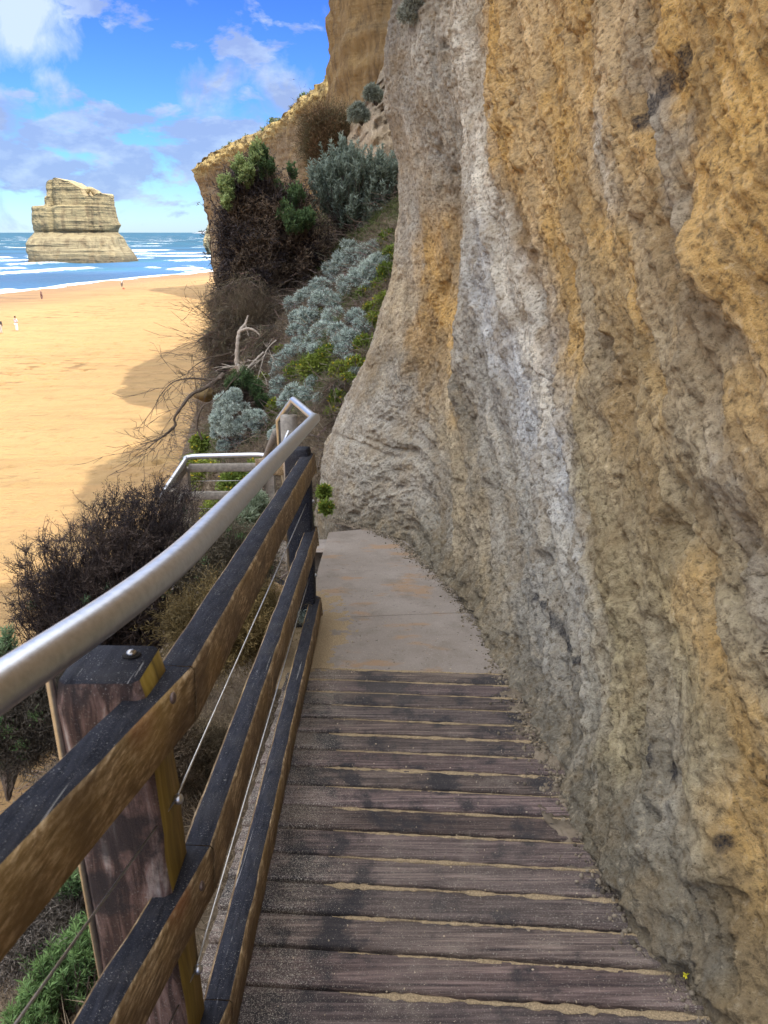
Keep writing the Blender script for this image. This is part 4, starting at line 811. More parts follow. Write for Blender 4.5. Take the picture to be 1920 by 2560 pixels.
# scree slope between bushes and buttress
def gully():
    nr, nc = 120, 110; V = []
    for i in range(nr):
        t = i/(nr-1); py = 700+(-20-700)*t
        for j in range(nc):
            u = j/(nc-1); pxl = np.interp(py, [-20, 130, 200, 250, 330, 420, 560, 700], [1010, 985, 950, 905, 872, 850, 850, 850]); Yv = np.interp(py, [-20, 300, 450, 700], [21, 18.5, 17, 14.9]); px = pxl+(1150-pxl)*u
            p = PY(px, py, Yv+u*1.5+2.2*math.exp(-u*9)); V.append(p)
    V = np.array(V); P = V.copy(); V[:, 1] += .5*fbm(P*np.array([1.2, .5, .6]), 4, 3, ridged=True)+.12*fbm(P*5, 3, 5); V[:, 0] += .10*fbm(P*2.5, 3, 6)
    c = np.array([.25, .20, .145])*(1+.25*fbm(P*1.5, 3, 8))[:, None]; c = c+(np.array([.15, .13, .105])-c)*(sm(2.2, 3.2, P[:, 2])[:, None])
    a = P[:, 0]*2; quads('rock_spur', V, gridq(nr, nc), M['rock'], col=np.clip(c, .01, 1), uv=np.stack([a, P[:, 2]], -1))['kind'] = 'structure'
gully()
# silver cushion cascade
sil = [('silver cushion bush highest on the slope, broad crown beside the cliff wall', [(870, 640, 36), (905, 655, 40), (845, 680, 36), (930, 690, 36), (880, 710, 34), (950, 660, 26), (935, 625, 20), (835, 720, 22), (920, 730, 20)], 12.6, 0),
       ('silver cushion bush in the middle of the cascade, left clump with two lobes', [(800, 725, 28), (765, 755, 30), (735, 770, 26), (810, 760, 34), (770, 800, 30), (745, 800, 20), (835, 765, 24)], 12.1, 1),
       ('silver cushion bush in the centre of the cascade, hanging lobe', [(835, 800, 30), (810, 840, 32), (845, 830, 22), (790, 860, 26), (765, 830, 14)], 11.7, 2),
       ('silver cushion bush nearest the cliff wall halfway down', [(890, 800, 24), (905, 820, 20), (875, 850, 28), (860, 885, 24), (850, 860, 22), (880, 905, 16), (890, 930, 12)], 11.4, 3),
       ('small silver cushion bush left of the green climbers', [(735, 830, 16), (745, 860, 14), (725, 880, 14), (770, 875, 16)], 11.6, 4),
       ('silver cushion bush low on the slope above the railing corner, upper lobe', [(720, 900, 24), (750, 885, 24), (700, 930, 22), (692, 905, 14), (790, 880, 20)], 11.0, 5),
       ('silver cushion bush low on the slope directly behind the railing corner', [(700, 965, 22), (735, 985, 26), (765, 990, 22), (720, 1005, 22), (780, 960, 14), (690, 990, 14), (800, 1000, 12)], 10.6, 6)]
for lb, pts, Yb, q in sil:
    Ys = [min(hitY(x, y) or Yb, Yb+.6)-r*Yb/F*.45 for x, y, r in pts]; cl = [(*PY(x, y, yy), r*.98*yy/F) for yy, (x, y, r) in zip(Ys, pts)]; mx = np.mean([c[:3] for c in cl], axis=0); hb = float(H(mx[0], mx[1]+.3)[0])
    cushion('silver_cushion_bush', lb, (mx[0], mx[1]+.35, min(hb, mx[2]-.1)), cl, 900+260*len(cl), L=.05, w=.009, group='silver cushion bushes down the slope')
b0 = [(590, 1050, 52), (570, 1015, 34), (620, 1075, 38), (560, 1080, 34), (640, 1050, 26), (605, 1105, 26), (545, 1045, 24), (585, 990, 18), (560, 1115, 16)]
cushion('silver_cushion_bush', 'large round silver cushion bush standing alone behind the lower railing', PY(590, 1150, 10.2), [(*PY(x, y, 10+.1*(i % 2)), r*10/F) for i, (x, y, r) in enumerate(b0)], 5600, L=.032, w=.006, group='silver cushion bushes down the slope')
cushion('silver_cushion_bush', 'tiny silver cushion bush just left of the railing corner post', PY(685, 1110, 9), [(*PY(682, 1090, 9), .06), (*PY(690, 1075, 9), .04)], 500, L=.03, w=.006, group='silver cushion bushes down the slope')
shoots('dark_green_bush', 'dark green feathery bush tucked above the round silver bush', PY(600, 1030, 10.7), [pb(610, 965, 10.6, 26), pb(580, 975, 10.6, 16), pb(640, 985, 10.5, 18), pb(650, 1010, 10.4, 14)], n=260, per=34, c=(.10, .17, .06), c2=(.04, .07, .03), L=.05, w=.008, sl=.14, cat='bush')

# near dark shrub left of the handrail
dry_shrub('near_dry_shrub', 'near dark dry shrub with sparse green tips rising left of the handrail', (-1.75, 3.9, -3.0), [pb(300, 1330, 3.9, 110), pb(400, 1290, 4.0, 95), pb(210, 1400, 3.7, 110), pb(110, 1430, 3.6, 90), pb(330, 1440, 3.8, 120), pb(80, 1540, 3.5, 75), pb(440, 1330, 4.1, 65), pb(200, 1520, 3.6, 100), pb(440, 1400, 4.0, 90), pb(470, 1250, 4.3, 30), pb(300, 1265, 3.95, 45)],
          ntips=520, twig=20, rs=.009, leafL=.016, leafW=.003, hairs=5, tl=.06, dead=(.045, .036, .036), dead2=(.11, .082, .068), gfrac=.10, green=(.14, .22, .12), gzone=lambda p: 1.0 if p[2] > -1.15-.28*abs(p[0]+1.2) else .12)
# scrub seen between the rails: brown tangles, each its own plant
for q, (px, py, Y, r, lb, cc, gf) in enumerate(((560, 1560, 3.3, 120, 'olive brown tangled dry bush seen between the upper and middle rails', (.17, .125, .05), 0), (560, 1400, 3.9, 95, 'dark tangled bush behind the top rail near its far end', (.09, .075, .05), .1), (60, 1800, 2.7, 130, 'brown dry bush below the handrail at the left edge', (.10, .085, .065), .12), (330, 1900, 3.0, 120, 'dark brown tangle behind the near post', (.12, .09, .06), 0), (470, 1900, 3.4, 110, 'pale straw coloured tangle right of the near post', (.24, .19, .12), 0), (60, 2330, 2.2, 110, 'grey brown dry cushion of twigs at the lower left corner', (.14, .12, .10), 0))):
    p = PY(px, py, Y); rr = r*Y/F
    dry_shrub('dry_bush', lb, (p[0], p[1]+.1, p[2]-rr*.9), [(*p, rr), (*(p+np.array([.6*rr, .1, -.2*rr])), rr*.7), (*(p+np.array([-.6*rr, 0, -.15*rr])), rr*.7)], ntips=330, twig=24, rs=.006, leafL=.022, leafW=.003, hairs=5, tl=.07, dead=tuple(x*.7 for x in cc), dead2=tuple(x*1.5 for x in cc), gfrac=gf, green=(.16, .26, .11), group='dry bushes on the slope under the railing')
# fresh green bush low left, small sprigs
shoots('green_needle_bush', 'fresh bright green needle leaved bush behind the wire at bottom left', PY(190, 2640, 2.1), [pb(210, 2400, 2.1, 90), pb(140, 2470, 2.05, 100), pb(240, 2500, 2.1, 90), pb(90, 2560, 1.95, 90)], n=330, per=60, c=(.28, .44, .16), c2=(.09, .16, .06), L=.032, w=.0045, sl=.10)
shoots('green_needle_bush', 'small fresh green sprigs left of the near post above the bright bush', PY(180, 2330, 2.3), [pb(170, 2230, 2.3, 46), pb(220, 2210, 2.3, 34), pb(120, 2250, 2.3, 36)], n=60, per=50, c=(.28, .42, .18), c2=(.09, .16, .06), L=.032, w=.0045, sl=.09)
shoots('green_needle_bush', 'grey green sprigs at the left edge under the handrail', PY(20, 2000, 2.9), [pb(30, 1900, 2.9, 34), pb(15, 1640, 3.3, 34)], n=50, per=50, c=(.24, .36, .18), c2=(.09, .14, .07), L=.032, w=.0045, sl=.09)
cushion('silver_low_plant', 'pale silvery green leafy plant between handrail and top rail', PY(600, 1400, 5.2), [(*PY(600, 1300, 5), .13), (*PY(560, 1330, 4.9), .12), (*PY(640, 1270, 5.1), .1), (*PY(530, 1360, 4.8), .1), (*PY(660, 1310, 5.1), .09)], 2600, c=(.36, .42, .30), cin=(.13, .17, .08), L=.045, w=.008)
cushion('silver_low_plant', 'tiny pale silver plant showing between the lower rails', PY(755, 1570, 3.9), [(*PY(755, 1535, 3.85), .045), (*PY(745, 1550, 3.85), .03)], 300, c=(.42, .50, .48), cin=(.15, .2, .18), L=.03, w=.005)

# ground cover on the slope: grass, creeper, litter
def scatter(n, xr, yr, test=None):
    x = xr[0]+(xr[1]-xr[0])*RNG.random(n); y = yr[0]+(yr[1]-yr[0])*RNG.random(n); z = H(x, y); P = np.stack([x, y, z], -1)
    return P[test(P)] if test is not None else P
def grass():
    P = scatter(26000, (-3.4, .6), (7.6, 17), lambda P: P[:, 2] > -5.5); P = np.repeat(P, 5, axis=0)+RNG.normal(size=(len(P)*5, 3))*np.array([.04, .04, .0]); n = len(P)
    d = rdir(n)*.8+np.array([-.1, -.1, .5]); V, Q = blades(P, d, .05+.09*RNG.random(n), .008, .5); g = vn(P*np.array([1.1, 1.1, 0]), 7)[:, None]
    c = np.where(g > .35, np.array([.13, .16, .055]), np.array([.21, .165, .11]))*(.6+.8*RNG.random((n, 1))); quads('dry_grass', V, Q, M['leaf'], col=np.repeat(c, 4, axis=0), smooth=False)['kind'] = 'stuff'
    P = scatter(22000, (-4, -.45), (.2, 8.2)); P = np.repeat(P, 4, axis=0)+RNG.normal(size=(len(P)*4, 3))*np.array([.03, .03, .0]); n = len(P)
    d = rdir(n)+np.array([-.1, -.1, .5]); V, Q = blades(P, d, .05+.12*RNG.random(n), .004, .6); c = np.array([.26, .20, .13])*(.4+1.0*RNG.random((n, 1))); quads('dry_litter', V, Q, M['leaf'], col=np.repeat(c, 4, axis=0), smooth=False)['kind'] = 'stuff'
    # tangled bare twigs lying on the slope
    P = scatter(9000, (-3.6, .3), (6, 16.5), lambda P: P[:, 2] > -6); n = len(P); d = rdir(n); d[:, 2] = np.abs(d[:, 2])*.5+.05; e = P+d*(.15+.3*RNG.random((n, 1))); e2 = e+(d+rdir(n)*.7)*.18; e2[:, 2] -= .05
    V, Q = segs(np.vstack([P, e]), np.vstack([e, e2]), .004, .002, 3); nn = len(V)//6; quads('bare_twigs', V, Q, M['leaf'], col=np.repeat(vary((.24, .19, .15), nn, .3), 6, axis=0), smooth=False)['kind'] = 'stuff'
    # yellow-green creeper between wall and silver bushes
    src = []
    for (x, y, Y, r) in ((960, 760, 12, 26), (950, 720, 12.3, 22), (940, 810, 11.6, 28), (915, 870, 11.2, 30), (890, 920, 10.8, 28), (870, 960, 10.5, 26), (845, 1000, 10.2, 24), (830, 1040, 9.8, 20), (780, 925, 11, 34), (810, 910, 11, 30), (700, 880, 11.3, 14), (740, 935, 10.9, 30), (970, 600, 13.2, 24), (980, 640, 13, 22), (690, 1020, 10.3, 22), (660, 960, 10.8, 26), (780, 860, 11.6, 18), (800, 790, 12.2, 16), (910, 740, 12.5, 20), (930, 780, 12.1, 22), (820, 890, 11.3, 26), (850, 930, 10.9, 26), (520, 1200, 8.9, 60), (600, 1220, 8.9, 60), (560, 1290, 8.6, 60), (650, 1180, 8.9, 40), (500, 1110, 9.5, 26), (480, 1160, 9.2, 26), (810, 1230, 5.6, 14), (815, 1270, 5.5, 14), (965, 680, 12.7, 20)):
        hy = hitY(x, y) or Y; p = PY(x, y, min(hy-.06, Y+.6)); k = int(60*r); d = rdir(k); src.append(p+d*(r*Y/F)*RNG.random((k, 1))**.5*np.array([1, .6, 1]))
    P = np.vstack(src); n = len(P); V, Q = blades(P, rdir(n)+np.array([0, -.3, .4]), .035+.035*RNG.random(n), .024); t = (vn(P*2.2, 3)[:, None]+1)/2
    c = (np.array([.10, .17, .035])*(1-t)+np.array([.32, .36, .06])*t)*(.6+.8*RNG.random((n, 1))); c[RNG.random(n) < .03] = (.75, .55, .05); quads('creeper_ground_cover', V, Q, M['leaf'], col=np.repeat(c, 4, axis=0), smooth=False)['kind'] = 'stuff'
    # straw hanging down
    src = []
    for (x, y, Y, r) in ((700, 790, 12.4, 60), (640, 800, 12.2, 60), (600, 860, 12.0, 60), (670, 870, 11.8, 60), (640, 930, 11.4, 50), (580, 800, 12.6, 50), (560, 900, 12.0, 40), (540, 850, 12.4, 30), (560, 960, 11.6, 36), (850, 980, 10.6, 40), (860, 1040, 9.8, 16), (620, 740, 12.9, 60), (700, 740, 12.9, 60), (560, 760, 12.9, 40)):
        hy = hitY(x, y) or Y; p = PY(x, y, min(hy-.05, Y+.6)); k = int(22*r); d = rdir(k); src.append(p+d*(r*Y/F)*RNG.random((k, 1))**.5*np.array([1, .6, 1]))
    P = np.vstack(src); n = len(P); d = rdir(n)*.8+np.array([-.3, 0, -.5]); e = P+d*(.12+.16*RNG.random((n, 1))); V, Q = segs(P, e, .004, .0025, 3); quads('tangled_straw', V, Q, M['leaf'], col=np.repeat(vary((.23, .185, .13), n, .35), 6, axis=0), smooth=False)['kind'] = 'stuff'
grass()

# driftwood snag and bare branches reaching over the beach
def branchy(name, label, paths, mat, cat, sub=0, base=None, subL=.3, subr=.006, spread=1.0):
    b0 = np.array(base if base is not None else paths[0][0][0], float); root = empty(name, tuple(b0), label=label, cat=cat); mb = MB()
    for pts, r in paths:
        p = catmull(np.array(pts), 40)+.012*RNG.normal(size=(40, 3)).cumsum(axis=0)*.12; rr = np.interp(np.linspace(0, 1, 40), np.linspace(0, 1, len(r)), r); mb.tube(p, rr*(1+.15*np.sin(np.arange(40)*1.7)), 9)
        v = mb.V[-1]; mb.V[-1] = v-b0
    mb.obj('limb', M[mat], root)
    if sub:
        S = []; E = []
        for pts, r in paths:
            p = catmull(np.array(pts), 60)[12:]; i = RNG.choice(len(p), sub); q = p[i]; d = (p[np.clip(i+2, 0, len(p)-1)]-p[i-1]); d /= np.linalg.norm(d, axis=1)[:, None]+1e-9; cur = q
            d = d*.8+rdir(sub)*np.array([1, .6, .8])*spread
            for kk in range(4):
                nx = cur+d*subL*(.3+.3*RNG.random((sub, 1))); S.append(cur); E.append(nx); 
                S.append(nx); E.append(nx+(d+rdir(sub)*.9)*subL*.35); cur = nx; d = d+rdir(sub)*.35
        V, Q = segs(np.vstack(S), np.vstack(E), subr, subr*.6, 4); quads('twigs', V-b0, Q, M[mat], root, smooth=False)
q = lambda x, y, Y: PY(x, y, Y)
branchy('driftwood_snag', 'bleached upright dead trunk with a bent arm on the slope', [([q(600, 930, 11), q(592, 905, 11), q(594, 860, 11), q(598, 830, 11.05), q(612, 810, 11.1), q(620, 788, 11.1)], [.042, .036, .03, .028, .022, .010]), ([q(600, 830, 11.05), q(620, 822, 11), q(640, 830, 11), q(652, 842, 11)], [.024, .02, .016, .008]), ([q(590, 905, 11), q(605, 930, 10.9), q(612, 945, 10.8)], [.03, .02, .01]), ([q(614, 812, 11.1), q(622, 838, 11)], [.012, .006])], 'drift', 'driftwood')
branchy('fallen_branch', 'long bare grey branch leaning down the slope beside the round silver bush', [([q(660, 880, 11), q(620, 920, 10.9), q(600, 960, 10.8), q(590, 985, 10.8)], [.016, .014, .01, .006]), ([q(690, 850, 11.2), q(665, 880, 11), q(640, 960, 10.8)], [.01, .009, .005])], 'drift', 'branch', 8, subL=.2, subr=.005)
branchy('bare_branch', 'crooked bare branch reaching out over the shaded sand, longest and lowest', [([q(560, 935, 11.5), q(520, 965, 11.3), q(480, 985, 11.1), q(455, 1015, 11), q(435, 1045, 11), q(437, 1065, 11), q(400, 1095, 10.9), q(350, 1110, 10.9)], [.035, .03, .026, .022, .018, .014, .010, .005]), ([q(437, 1065, 11), q(410, 1090, 10.9), q(360, 1125, 10.8)], [.012, .009, .004]), ([q(555, 945, 11.4), q(520, 950, 11.4), q(480, 945, 11.3), q(430, 955, 11.2), q(390, 1000, 11.1)], [.02, .015, .012, .008, .004])], 'bark', 'branch', 14, subL=.26, subr=.0035, spread=1.0)
branchy('bare_branch', 'thin bare twigs fanning left across the sunlit sand above the shadow edge', [([q(590, 800, 12.6), q(560, 810, 12.5), q(530, 800, 12.4), q(500, 775, 12.3), q(492, 766, 12.3)], [.02, .016, .01, .006, .004]), ([q(590, 840, 12.4), q(550, 850, 12.3), q(515, 840, 12.2), q(490, 860, 12.1)], [.02, .014, .009, .004]), ([q(580, 880, 12.2), q(550, 890, 12.1), q(510, 900, 12), q(470, 930, 11.9)], [.018, .012, .008, .004])], 'bark', 'branch', 16, subL=.22, subr=.003, spread=1.2)
branchy('bare_branch', 'dark curved bare branch standing left of the round silver bush', [([q(505, 1100, 10), q(492, 1070, 10), q(495, 1040, 10), q(510, 1015, 10), q(540, 1000, 10)], [.012, .016, .014, .01, .006])], 'bark', 'branch', 8, subL=.2, subr=.004)
# fine wiry tangle against the beach under the dark shrub
dry_shrub('wiry_tangle', 'brown wiry tangle of thin stems beneath the large dark shrub', PY(620, 860, 12.6), [pb(560, 830, 12.5, 44), pb(600, 800, 12.6, 60), pb(570, 880, 12.3, 40), pb(640, 780, 12.7, 60), pb(560, 770, 12.8, 40)], ntips=120, twig=20, rs=.010, leafL=.05, leafW=.005, hairs=1, tl=.26, dead=(.15, .115, .08), dead2=(.25, .20, .13), gfrac=0)
def boulder(name, label, c, r, col, seed=1):
    mb = MB(); mb.ball((0, 0, 0), r, 40, 26, c=col); v = mb.V[0]; mb.V[0] = v*(1+.22*fbm(v/np.mean(r)*1.2+seed, 4, seed))[:, None]; o = mb.obj(name, M['pebble']); o.location = c; tag(o, label, 'rock')
boulder('mossy_boulder', 'rounded brown boulder on the slope left of the round silver bush', tuple(PY(512, 985, 11.6)), (.17, .15, .11), (.16, .11, .05), 3)
boulder('sandstone_boulder', 'pale sandstone lump on the ground behind the near post', tuple(PY(205, 2160, 3.0)), (.13, .15, .13), (.36, .27, .17), 5)

# ------------------------------------------------------------------ debris at the wall foot
def debris():
    n = 9000; m = (WC[:, 1] > .6) & (WC[:, 1] < 6.6); C = WC[m]; N = WN[m]; i = RNG.choice(len(C), n); sgn = 1
    offs = np.abs(RNG.normal(size=n))*.055-.0; P = C[i]+N[i]*(.03+offs)[:, None]; z = zd(P[:, 1]); keep = RNG.random(n) < .9
    r = .0013+.006*RNG.random(n)**7+.003*(offs < .05)*RNG.random(n)**3; mb = MB(); Vb = []; Qb = []; Cb = []
    th = np.linspace(.001, np.pi-.001, 5); a = np.linspace(0, 2*np.pi, 6, endpoint=False); U = np.stack([np.sin(th)[:, None]*np.cos(a), np.sin(th)[:, None]*np.sin(a), np.cos(th)[:, None]+0*a], -1).reshape(-1, 3)
    sc = .6+.8*RNG.random((n, 1, 3)); V = U[None]*r[:, None, None]*sc*(1+.3*RNG.random((n, 30, 1)))+np.stack([P[:, 0], P[:, 1], z+r*.4], -1)[:, None]; Q = (np.arange(n)*30)[:, None, None]+gridq(5, 6, True)[None]
    c = np.repeat(np.array([.17, .14, .10])*(.4+1.3*RNG.random((n, 1))), 30, axis=0); quads('gravel', V.reshape(-1, 3), Q.reshape(-1, 4), M['pebble'], col=c, smooth=False)['kind'] = 'stuff'
    # sparse grit over boards and concrete
    n = 1500; x = -.36+1.3*RNG.random(n); y = 1.0+5*RNG.random(n)**1.3; r = .0011+.0022*RNG.random(n)**3; V = U[None]*r[:, None, None]*(.6+.8*RNG.random((n, 1, 3)))+np.stack([x, y, zd(y)+r*.3], -1)[:, None]; Q = (np.arange(n)*30)[:, None, None]+gridq(5, 6, True)[None]
    quads('grit', V.reshape(-1, 3), Q.reshape(-1, 4), M['pebble'], col=np.repeat(np.array([.38, .31, .22])*(.3+1.1*RNG.random((n, 1))), 30, axis=0), smooth=False)['kind'] = 'stuff'
    # soil fillet covering board ends
    ii = np.where(m)[0]; C = WC[ii]; N = WN[ii]; L = len(ii); nv = 60; V = []
    wob = .05*vn(np.stack([np.arange(L)*.03, 0*C[:, 0], 0*C[:, 0]], -1), 4)+.03*vn(np.stack([np.arange(L)*.11, 0*C[:, 0], 0*C[:, 0]], -1), 5)
    for q in range(nv):
        u = q/(nv-1); o = -.12+(.26+wob)*u; p = C+N*o[:, None]; h = .085*max(0, 1-u*1.5)**1.6-.0035-.012*max(0, u-.8); V.append(np.stack([p[:, 0], p[:, 1], zd(p[:, 1])+h], -1))
    V = np.array(V).reshape(-1, 3); V[:, 2] += .010*fbm(V*15, 5, 3, .65)+.003*vn(V*130, 6); c = np.array([.125, .10, .072])*(1+.45*fbm(V*14, 5, 5, .7))[:, None]
    quads('soil_apron', V, gridq(nv, L), M['pebble'], col=np.clip(c, .02, 1))['kind'] = 'structure'
    mb = MB(); p = [PD(1486, 2052), PD(1490, 2090), PD(1500, 2112), PD(1528, 2120)]; p = [a+np.array([0, 0, h]) for a, h in zip(p, (.09, .05, .03, .02))]; mb.tube(catmull(p, 30), .0022, 8); tag(mb.obj('exposed_root', M['drift']), 'thin pale curled root lying at the foot of the cliff', 'root')
    c = PD(1712, 2460)+np.array([0, 0, .03]); B = c; root = empty('yellow_flower', tuple(c-np.array([0, 0, .03])), label='tiny yellow flower growing at the foot of the cliff', cat='flower')
    P = np.tile(c, (14, 1)); V, Q = blades(P, rdir(14)+np.array([0, 0, .3]), .010, .006); quads('petals', V-(c-np.array([0, 0, .03])), Q, M['leaf'], root, col=np.tile([.75, .68, .05], (len(V), 1)), smooth=False)
    mb = MB(); mb.tube([(0, 0, 0), (.002, 0, .03)], .0012, 6); mb.obj('stalk', M['bark'], root)
debris()

# ------------------------------------------------------------------ people on the beach
def skin(name, pts, edges, mat, parent, root=0):
    me = bpy.data.meshes.new(name); me.from_pydata([p[:3] for p in pts], edges, []); o = bpy.data.objects.new(name, me); COL.objects.link(o); o.parent = parent
    md = o.modifiers.new('skin', 'SKIN'); me.skin_vertices.new() if not me.skin_vertices else None
    for v, p in zip(me.skin_vertices[0].data, pts): v.radius = (p[3], p[4] if len(p) > 4 else p[3]); v.use_root = False
    me.skin_vertices[0].data[root].use_root = True; s = o.modifiers.new('sub', 'SUBSURF'); s.levels = 2; s.render_levels = 2; me.materials.append(mat); return o
def person(label, loc, rz, top, legs, hair, lean=0, arms='down', stride=.0, skinm=None):
    root = empty('person', loc, label=label, cat='person', group='people walking on the beach'); root.rotation_euler.z = rz
    def L(p):      # lean the upper body forwards about the hips
        x, y, z = p[:3]
        if z > .9: c, s = math.cos(lean), math.sin(lean); y, z = y*c-(z-.9)*s, .9+(z-.9)*c+y*s
        return (x, y, z)+tuple(p[3:])
    if arms == 'folded': A = [(.19, 0, 1.40, .05), (.25, -.05, 1.14, .042), (.08, -.22, 1.16, .034), (.0, -.25, 1.18, .03)]
    elif arms == 'reach': A = [(.18, 0, 1.40, .05), (.20, -.12, 1.14, .042), (.18, -.22, .95, .034), (.17, -.26, .86, .03)]
    else: A = [(.19, 0, 1.40, .05), (.23, .02, 1.12, .042), (.22, -.05, .86, .034), (.21, -.08, .78, .03)]
    core = [(0, 0, .93, .14, .10), (0, 0, 1.12, .125, .095), (0, 0, 1.33, .15, .10), (0, 0, 1.46, .06), (0, -.01, 1.53, .055), (0, -.015, 1.60, .085, .095), (0, -.02, 1.70, .07, .08), (0, -.11, 1.60, .015)]
    P = [L(p) for p in core]; E = [(0, 1), (1, 2), (2, 3), (3, 4), (4, 5), (5, 6), (5, 7)]
    arm = []
    for s in (1, -1):
        st = len(P)
        for p in A: P.append(L((p[0]*s, p[1], p[2], p[3])))
        E += [(2, st), (st, st+1), (st+1, st+2), (st+2, st+3)]
    for s in (1, -1):
        st = len(P); y = stride*s; P += [(.09*s, 0, .86, .085), (.10*s, -y*.5-.02, .48, .06), (.10*s, y*.6, .08, .04), (.11*s, y*.6-.14, .03, .035)]; E += [(0, st), (st, st+1), (st+1, st+2), (st+2, st+3)]
    body = skin('body', P, E, M['skin'], root)
    g = .018; TP = [p[:3]+tuple(r+g for r in p[3:]) for p in P]; sh = [TP[0], TP[1], TP[2]]; sE = [(0, 1), (1, 2)]
    for k in range(2):
        st = len(sh); sh += TP[8+k*4:8+k*4+3]; sE += [(2, st), (st, st+1), (st+1, st+2)]
    skin('shirt', sh, sE, top, root)
    tr = [TP[0]]; tE = []
    for k in range(2):
        st = len(tr); tr += TP[16+k*4:16+k*4+3]; tE += [(0, st), (st, st+1), (st+1, st+2)]
    skin('trousers', tr, tE, legs, root)
    h = L((0, .015, 1.68)); mb = MB(); mb.ball(h, (.105, .115, .11)); mb.obj('hair', hair, root)
    return root
def stripes():
    k = NT('striped_shirt'); w = k.n('ShaderNodeTexWave'); w.bands_direction = 'Z'; w.inputs['Scale'].default_value = 2.2; k.l(k.coord('Object'), w.inputs[0]); k.set(k.ramp(w.outputs['Fac'], [(.45, (.8, .8, .82)), (.55, (.12, .14, .22))]), .85); return k.m
cw = m_plain('white_cloth', (.8, .8, .8), .85, var=.05); cm = m_plain('maroon_cloth', (.12, .05, .06), .85); cd = m_plain('dark_cloth', (.04, .04, .05), .85); cg = m_plain('grey_cloth', (.45, .44, .42), .85)
hd = m_plain('dark_hair', (.03, .02, .015), .7); hl = m_plain('light_hair', (.45, .36, .25), .7); rd = m_plain('red_bag', (.35, .10, .06), .7)
BZ = -11.17
def onb(px, py): p = PZ(px, py, BZ); return (p[0], p[1], BZ)
person('person in striped top and white trousers standing on the dry sand', onb(43, 828), R(160), stripes(), cw, hd, arms='folded')
person('person in dark top and grey trousers at the left edge of the photo', onb(3, 834), R(190), cd, cg, hd, stride=.08)
person('person in a maroon coat walking near the water edge', onb(105, 749), R(100), cm, cm, hl, stride=.22)
person('person in white shirt bending down on the wet sand', onb(305, 718), R(60), cw, cd, hl, lean=.9, arms='reach', stride=.15)
p = onb(309, 723); mb = MB(); mb.ball((0, 0, .13), (.26, .16, .14)); mb.tube([(-.12, 0, .22), (0, 0, .36), (.12, 0, .22)], .02, 8); o = mb.obj('beach_bag', rd); o.location = p; tag(o, 'small reddish bag on the sand by the bending person', 'bag')
for i, (px, py, lb) in enumerate(((168, 717.5, 'white gull at the water edge, leftmost of the three'), (183, 715.5, 'white gull at the water edge, middle of the three'), (197, 713, 'white gull at the water edge, rightmost of the three'))):
    p = PZ(px, py, -11.45); root = empty('gull', tuple(p), label=lb, cat='bird', group='gulls at the water edge'); root.rotation_euler.z = i*1.3; root.scale = (1.25,)*3
    mb = MB(); 
    n = 24; ys = np.linspace(-.2, .25, n); rr = np.interp(ys, [-.2, -.1, 0, .12, .2, .25], [.012, .06, .08, .055, .02, .01]); mb.tube(np.stack([0*ys, ys, .2+np.where(ys < -.05, (-.05-ys)*.6, 0)], -1), rr, 12); mb.ball((0, -.19, .31), (.045, .055, .045)); mb.tube([(0, -.14, .25), (0, -.18, .3)], .035, 10); mb.obj('body', cw, root)
    for s in (-1, 1):
        mb = MB(); mb.ball((.07*s, .06, .22), (.02, .17, .05)); mb.obj('wing', cg, root); mb = MB(); mb.tube([(.03*s, .02, 0), (.03*s, .02, .15)], .008, 6); mb.obj('leg', rd, root)
    mb = MB(); mb.tube([(0, -.23, .31), (0, -.29, .30)], [.014, .004], 8); mb.obj('beak', rd, root)

# ------------------------------------------------------------------ light and sky
SUN_EL = R(51); sh = np.array([.78, -.62]); sh /= np.linalg.norm(sh); SUN_ROT = math.atan2(sh[0], sh[1])
ld = bpy.data.lights.new('sun', 'SUN'); ld.energy = 2.0; ld.angle = R(.5); ld.color = (1, .93, .82); lo = bpy.data.objects.new('sun', ld); COL.objects.link(lo)
dirv = Vector((-sh[0]*math.cos(SUN_EL), -sh[1]*math.cos(SUN_EL), -math.sin(SUN_EL))); lo.rotation_euler = dirv.to_track_quat('-Z', 'Y').to_euler(); lo.location = (20, -20, 60)
W = bpy.data.worlds.new('World'); scn.world = W; W.use_nodes = True; t = W.node_tree; t.nodes.clear()
def wn(k, **kw):
    x = t.nodes.new(k)
    for a, b in kw.items(): setattr(x, a, b)
    return x
def wm(op, a, b=0, c=None):
    x = wn('ShaderNodeMath', operation=op)
    for s_, v in zip(x.inputs, (a, b) if c is None else (a, b, c)):
        if hasattr(v, 'is_output'): t.links.new(v, s_)
        else: s_.default_value = v
    return x.outputs[0]
def wramp(f, stops):
    x = wn('ShaderNodeValToRGB'); e = x.color_ramp.elements
    while len(e) < len(stops): e.new(.5)
    for el, (p_, c) in zip(e, stops): el.position = p_; el.color = (c, c, c, 1) if isinstance(c, (int, float)) else (*c, 1)
    t.links.new(f, x.inputs[0]); return x.outputs[0]
def wmix(f, a, b, mode='MIX'):
    x = wn('ShaderNodeMix', data_type='RGBA', blend_type=mode)
    for s_, v in ((x.inputs[0], f), (x.inputs[6], a), (x.inputs[7], b)):
        if hasattr(v, 'is_output'): t.links.new(v, s_)
        elif isinstance(v, (int, float)): s_.default_value = v
        else: s_.default_value = (*v, 1)
    return x.outputs[2]
sky = wn('ShaderNodeTexSky', sky_type='NISHITA', sun_disc=False, sun_elevation=SUN_EL, sun_rotation=SUN_ROT); sky.air_density = 1.0; sky.dust_density = .3; sky.ozone_density = 3
tc = wn('ShaderNodeTexCoord'); sep = wn('ShaderNodeSeparateXYZ'); t.links.new(tc.outputs['Generated'], sep.inputs[0]); X_, Y_, Z_ = sep.outputs
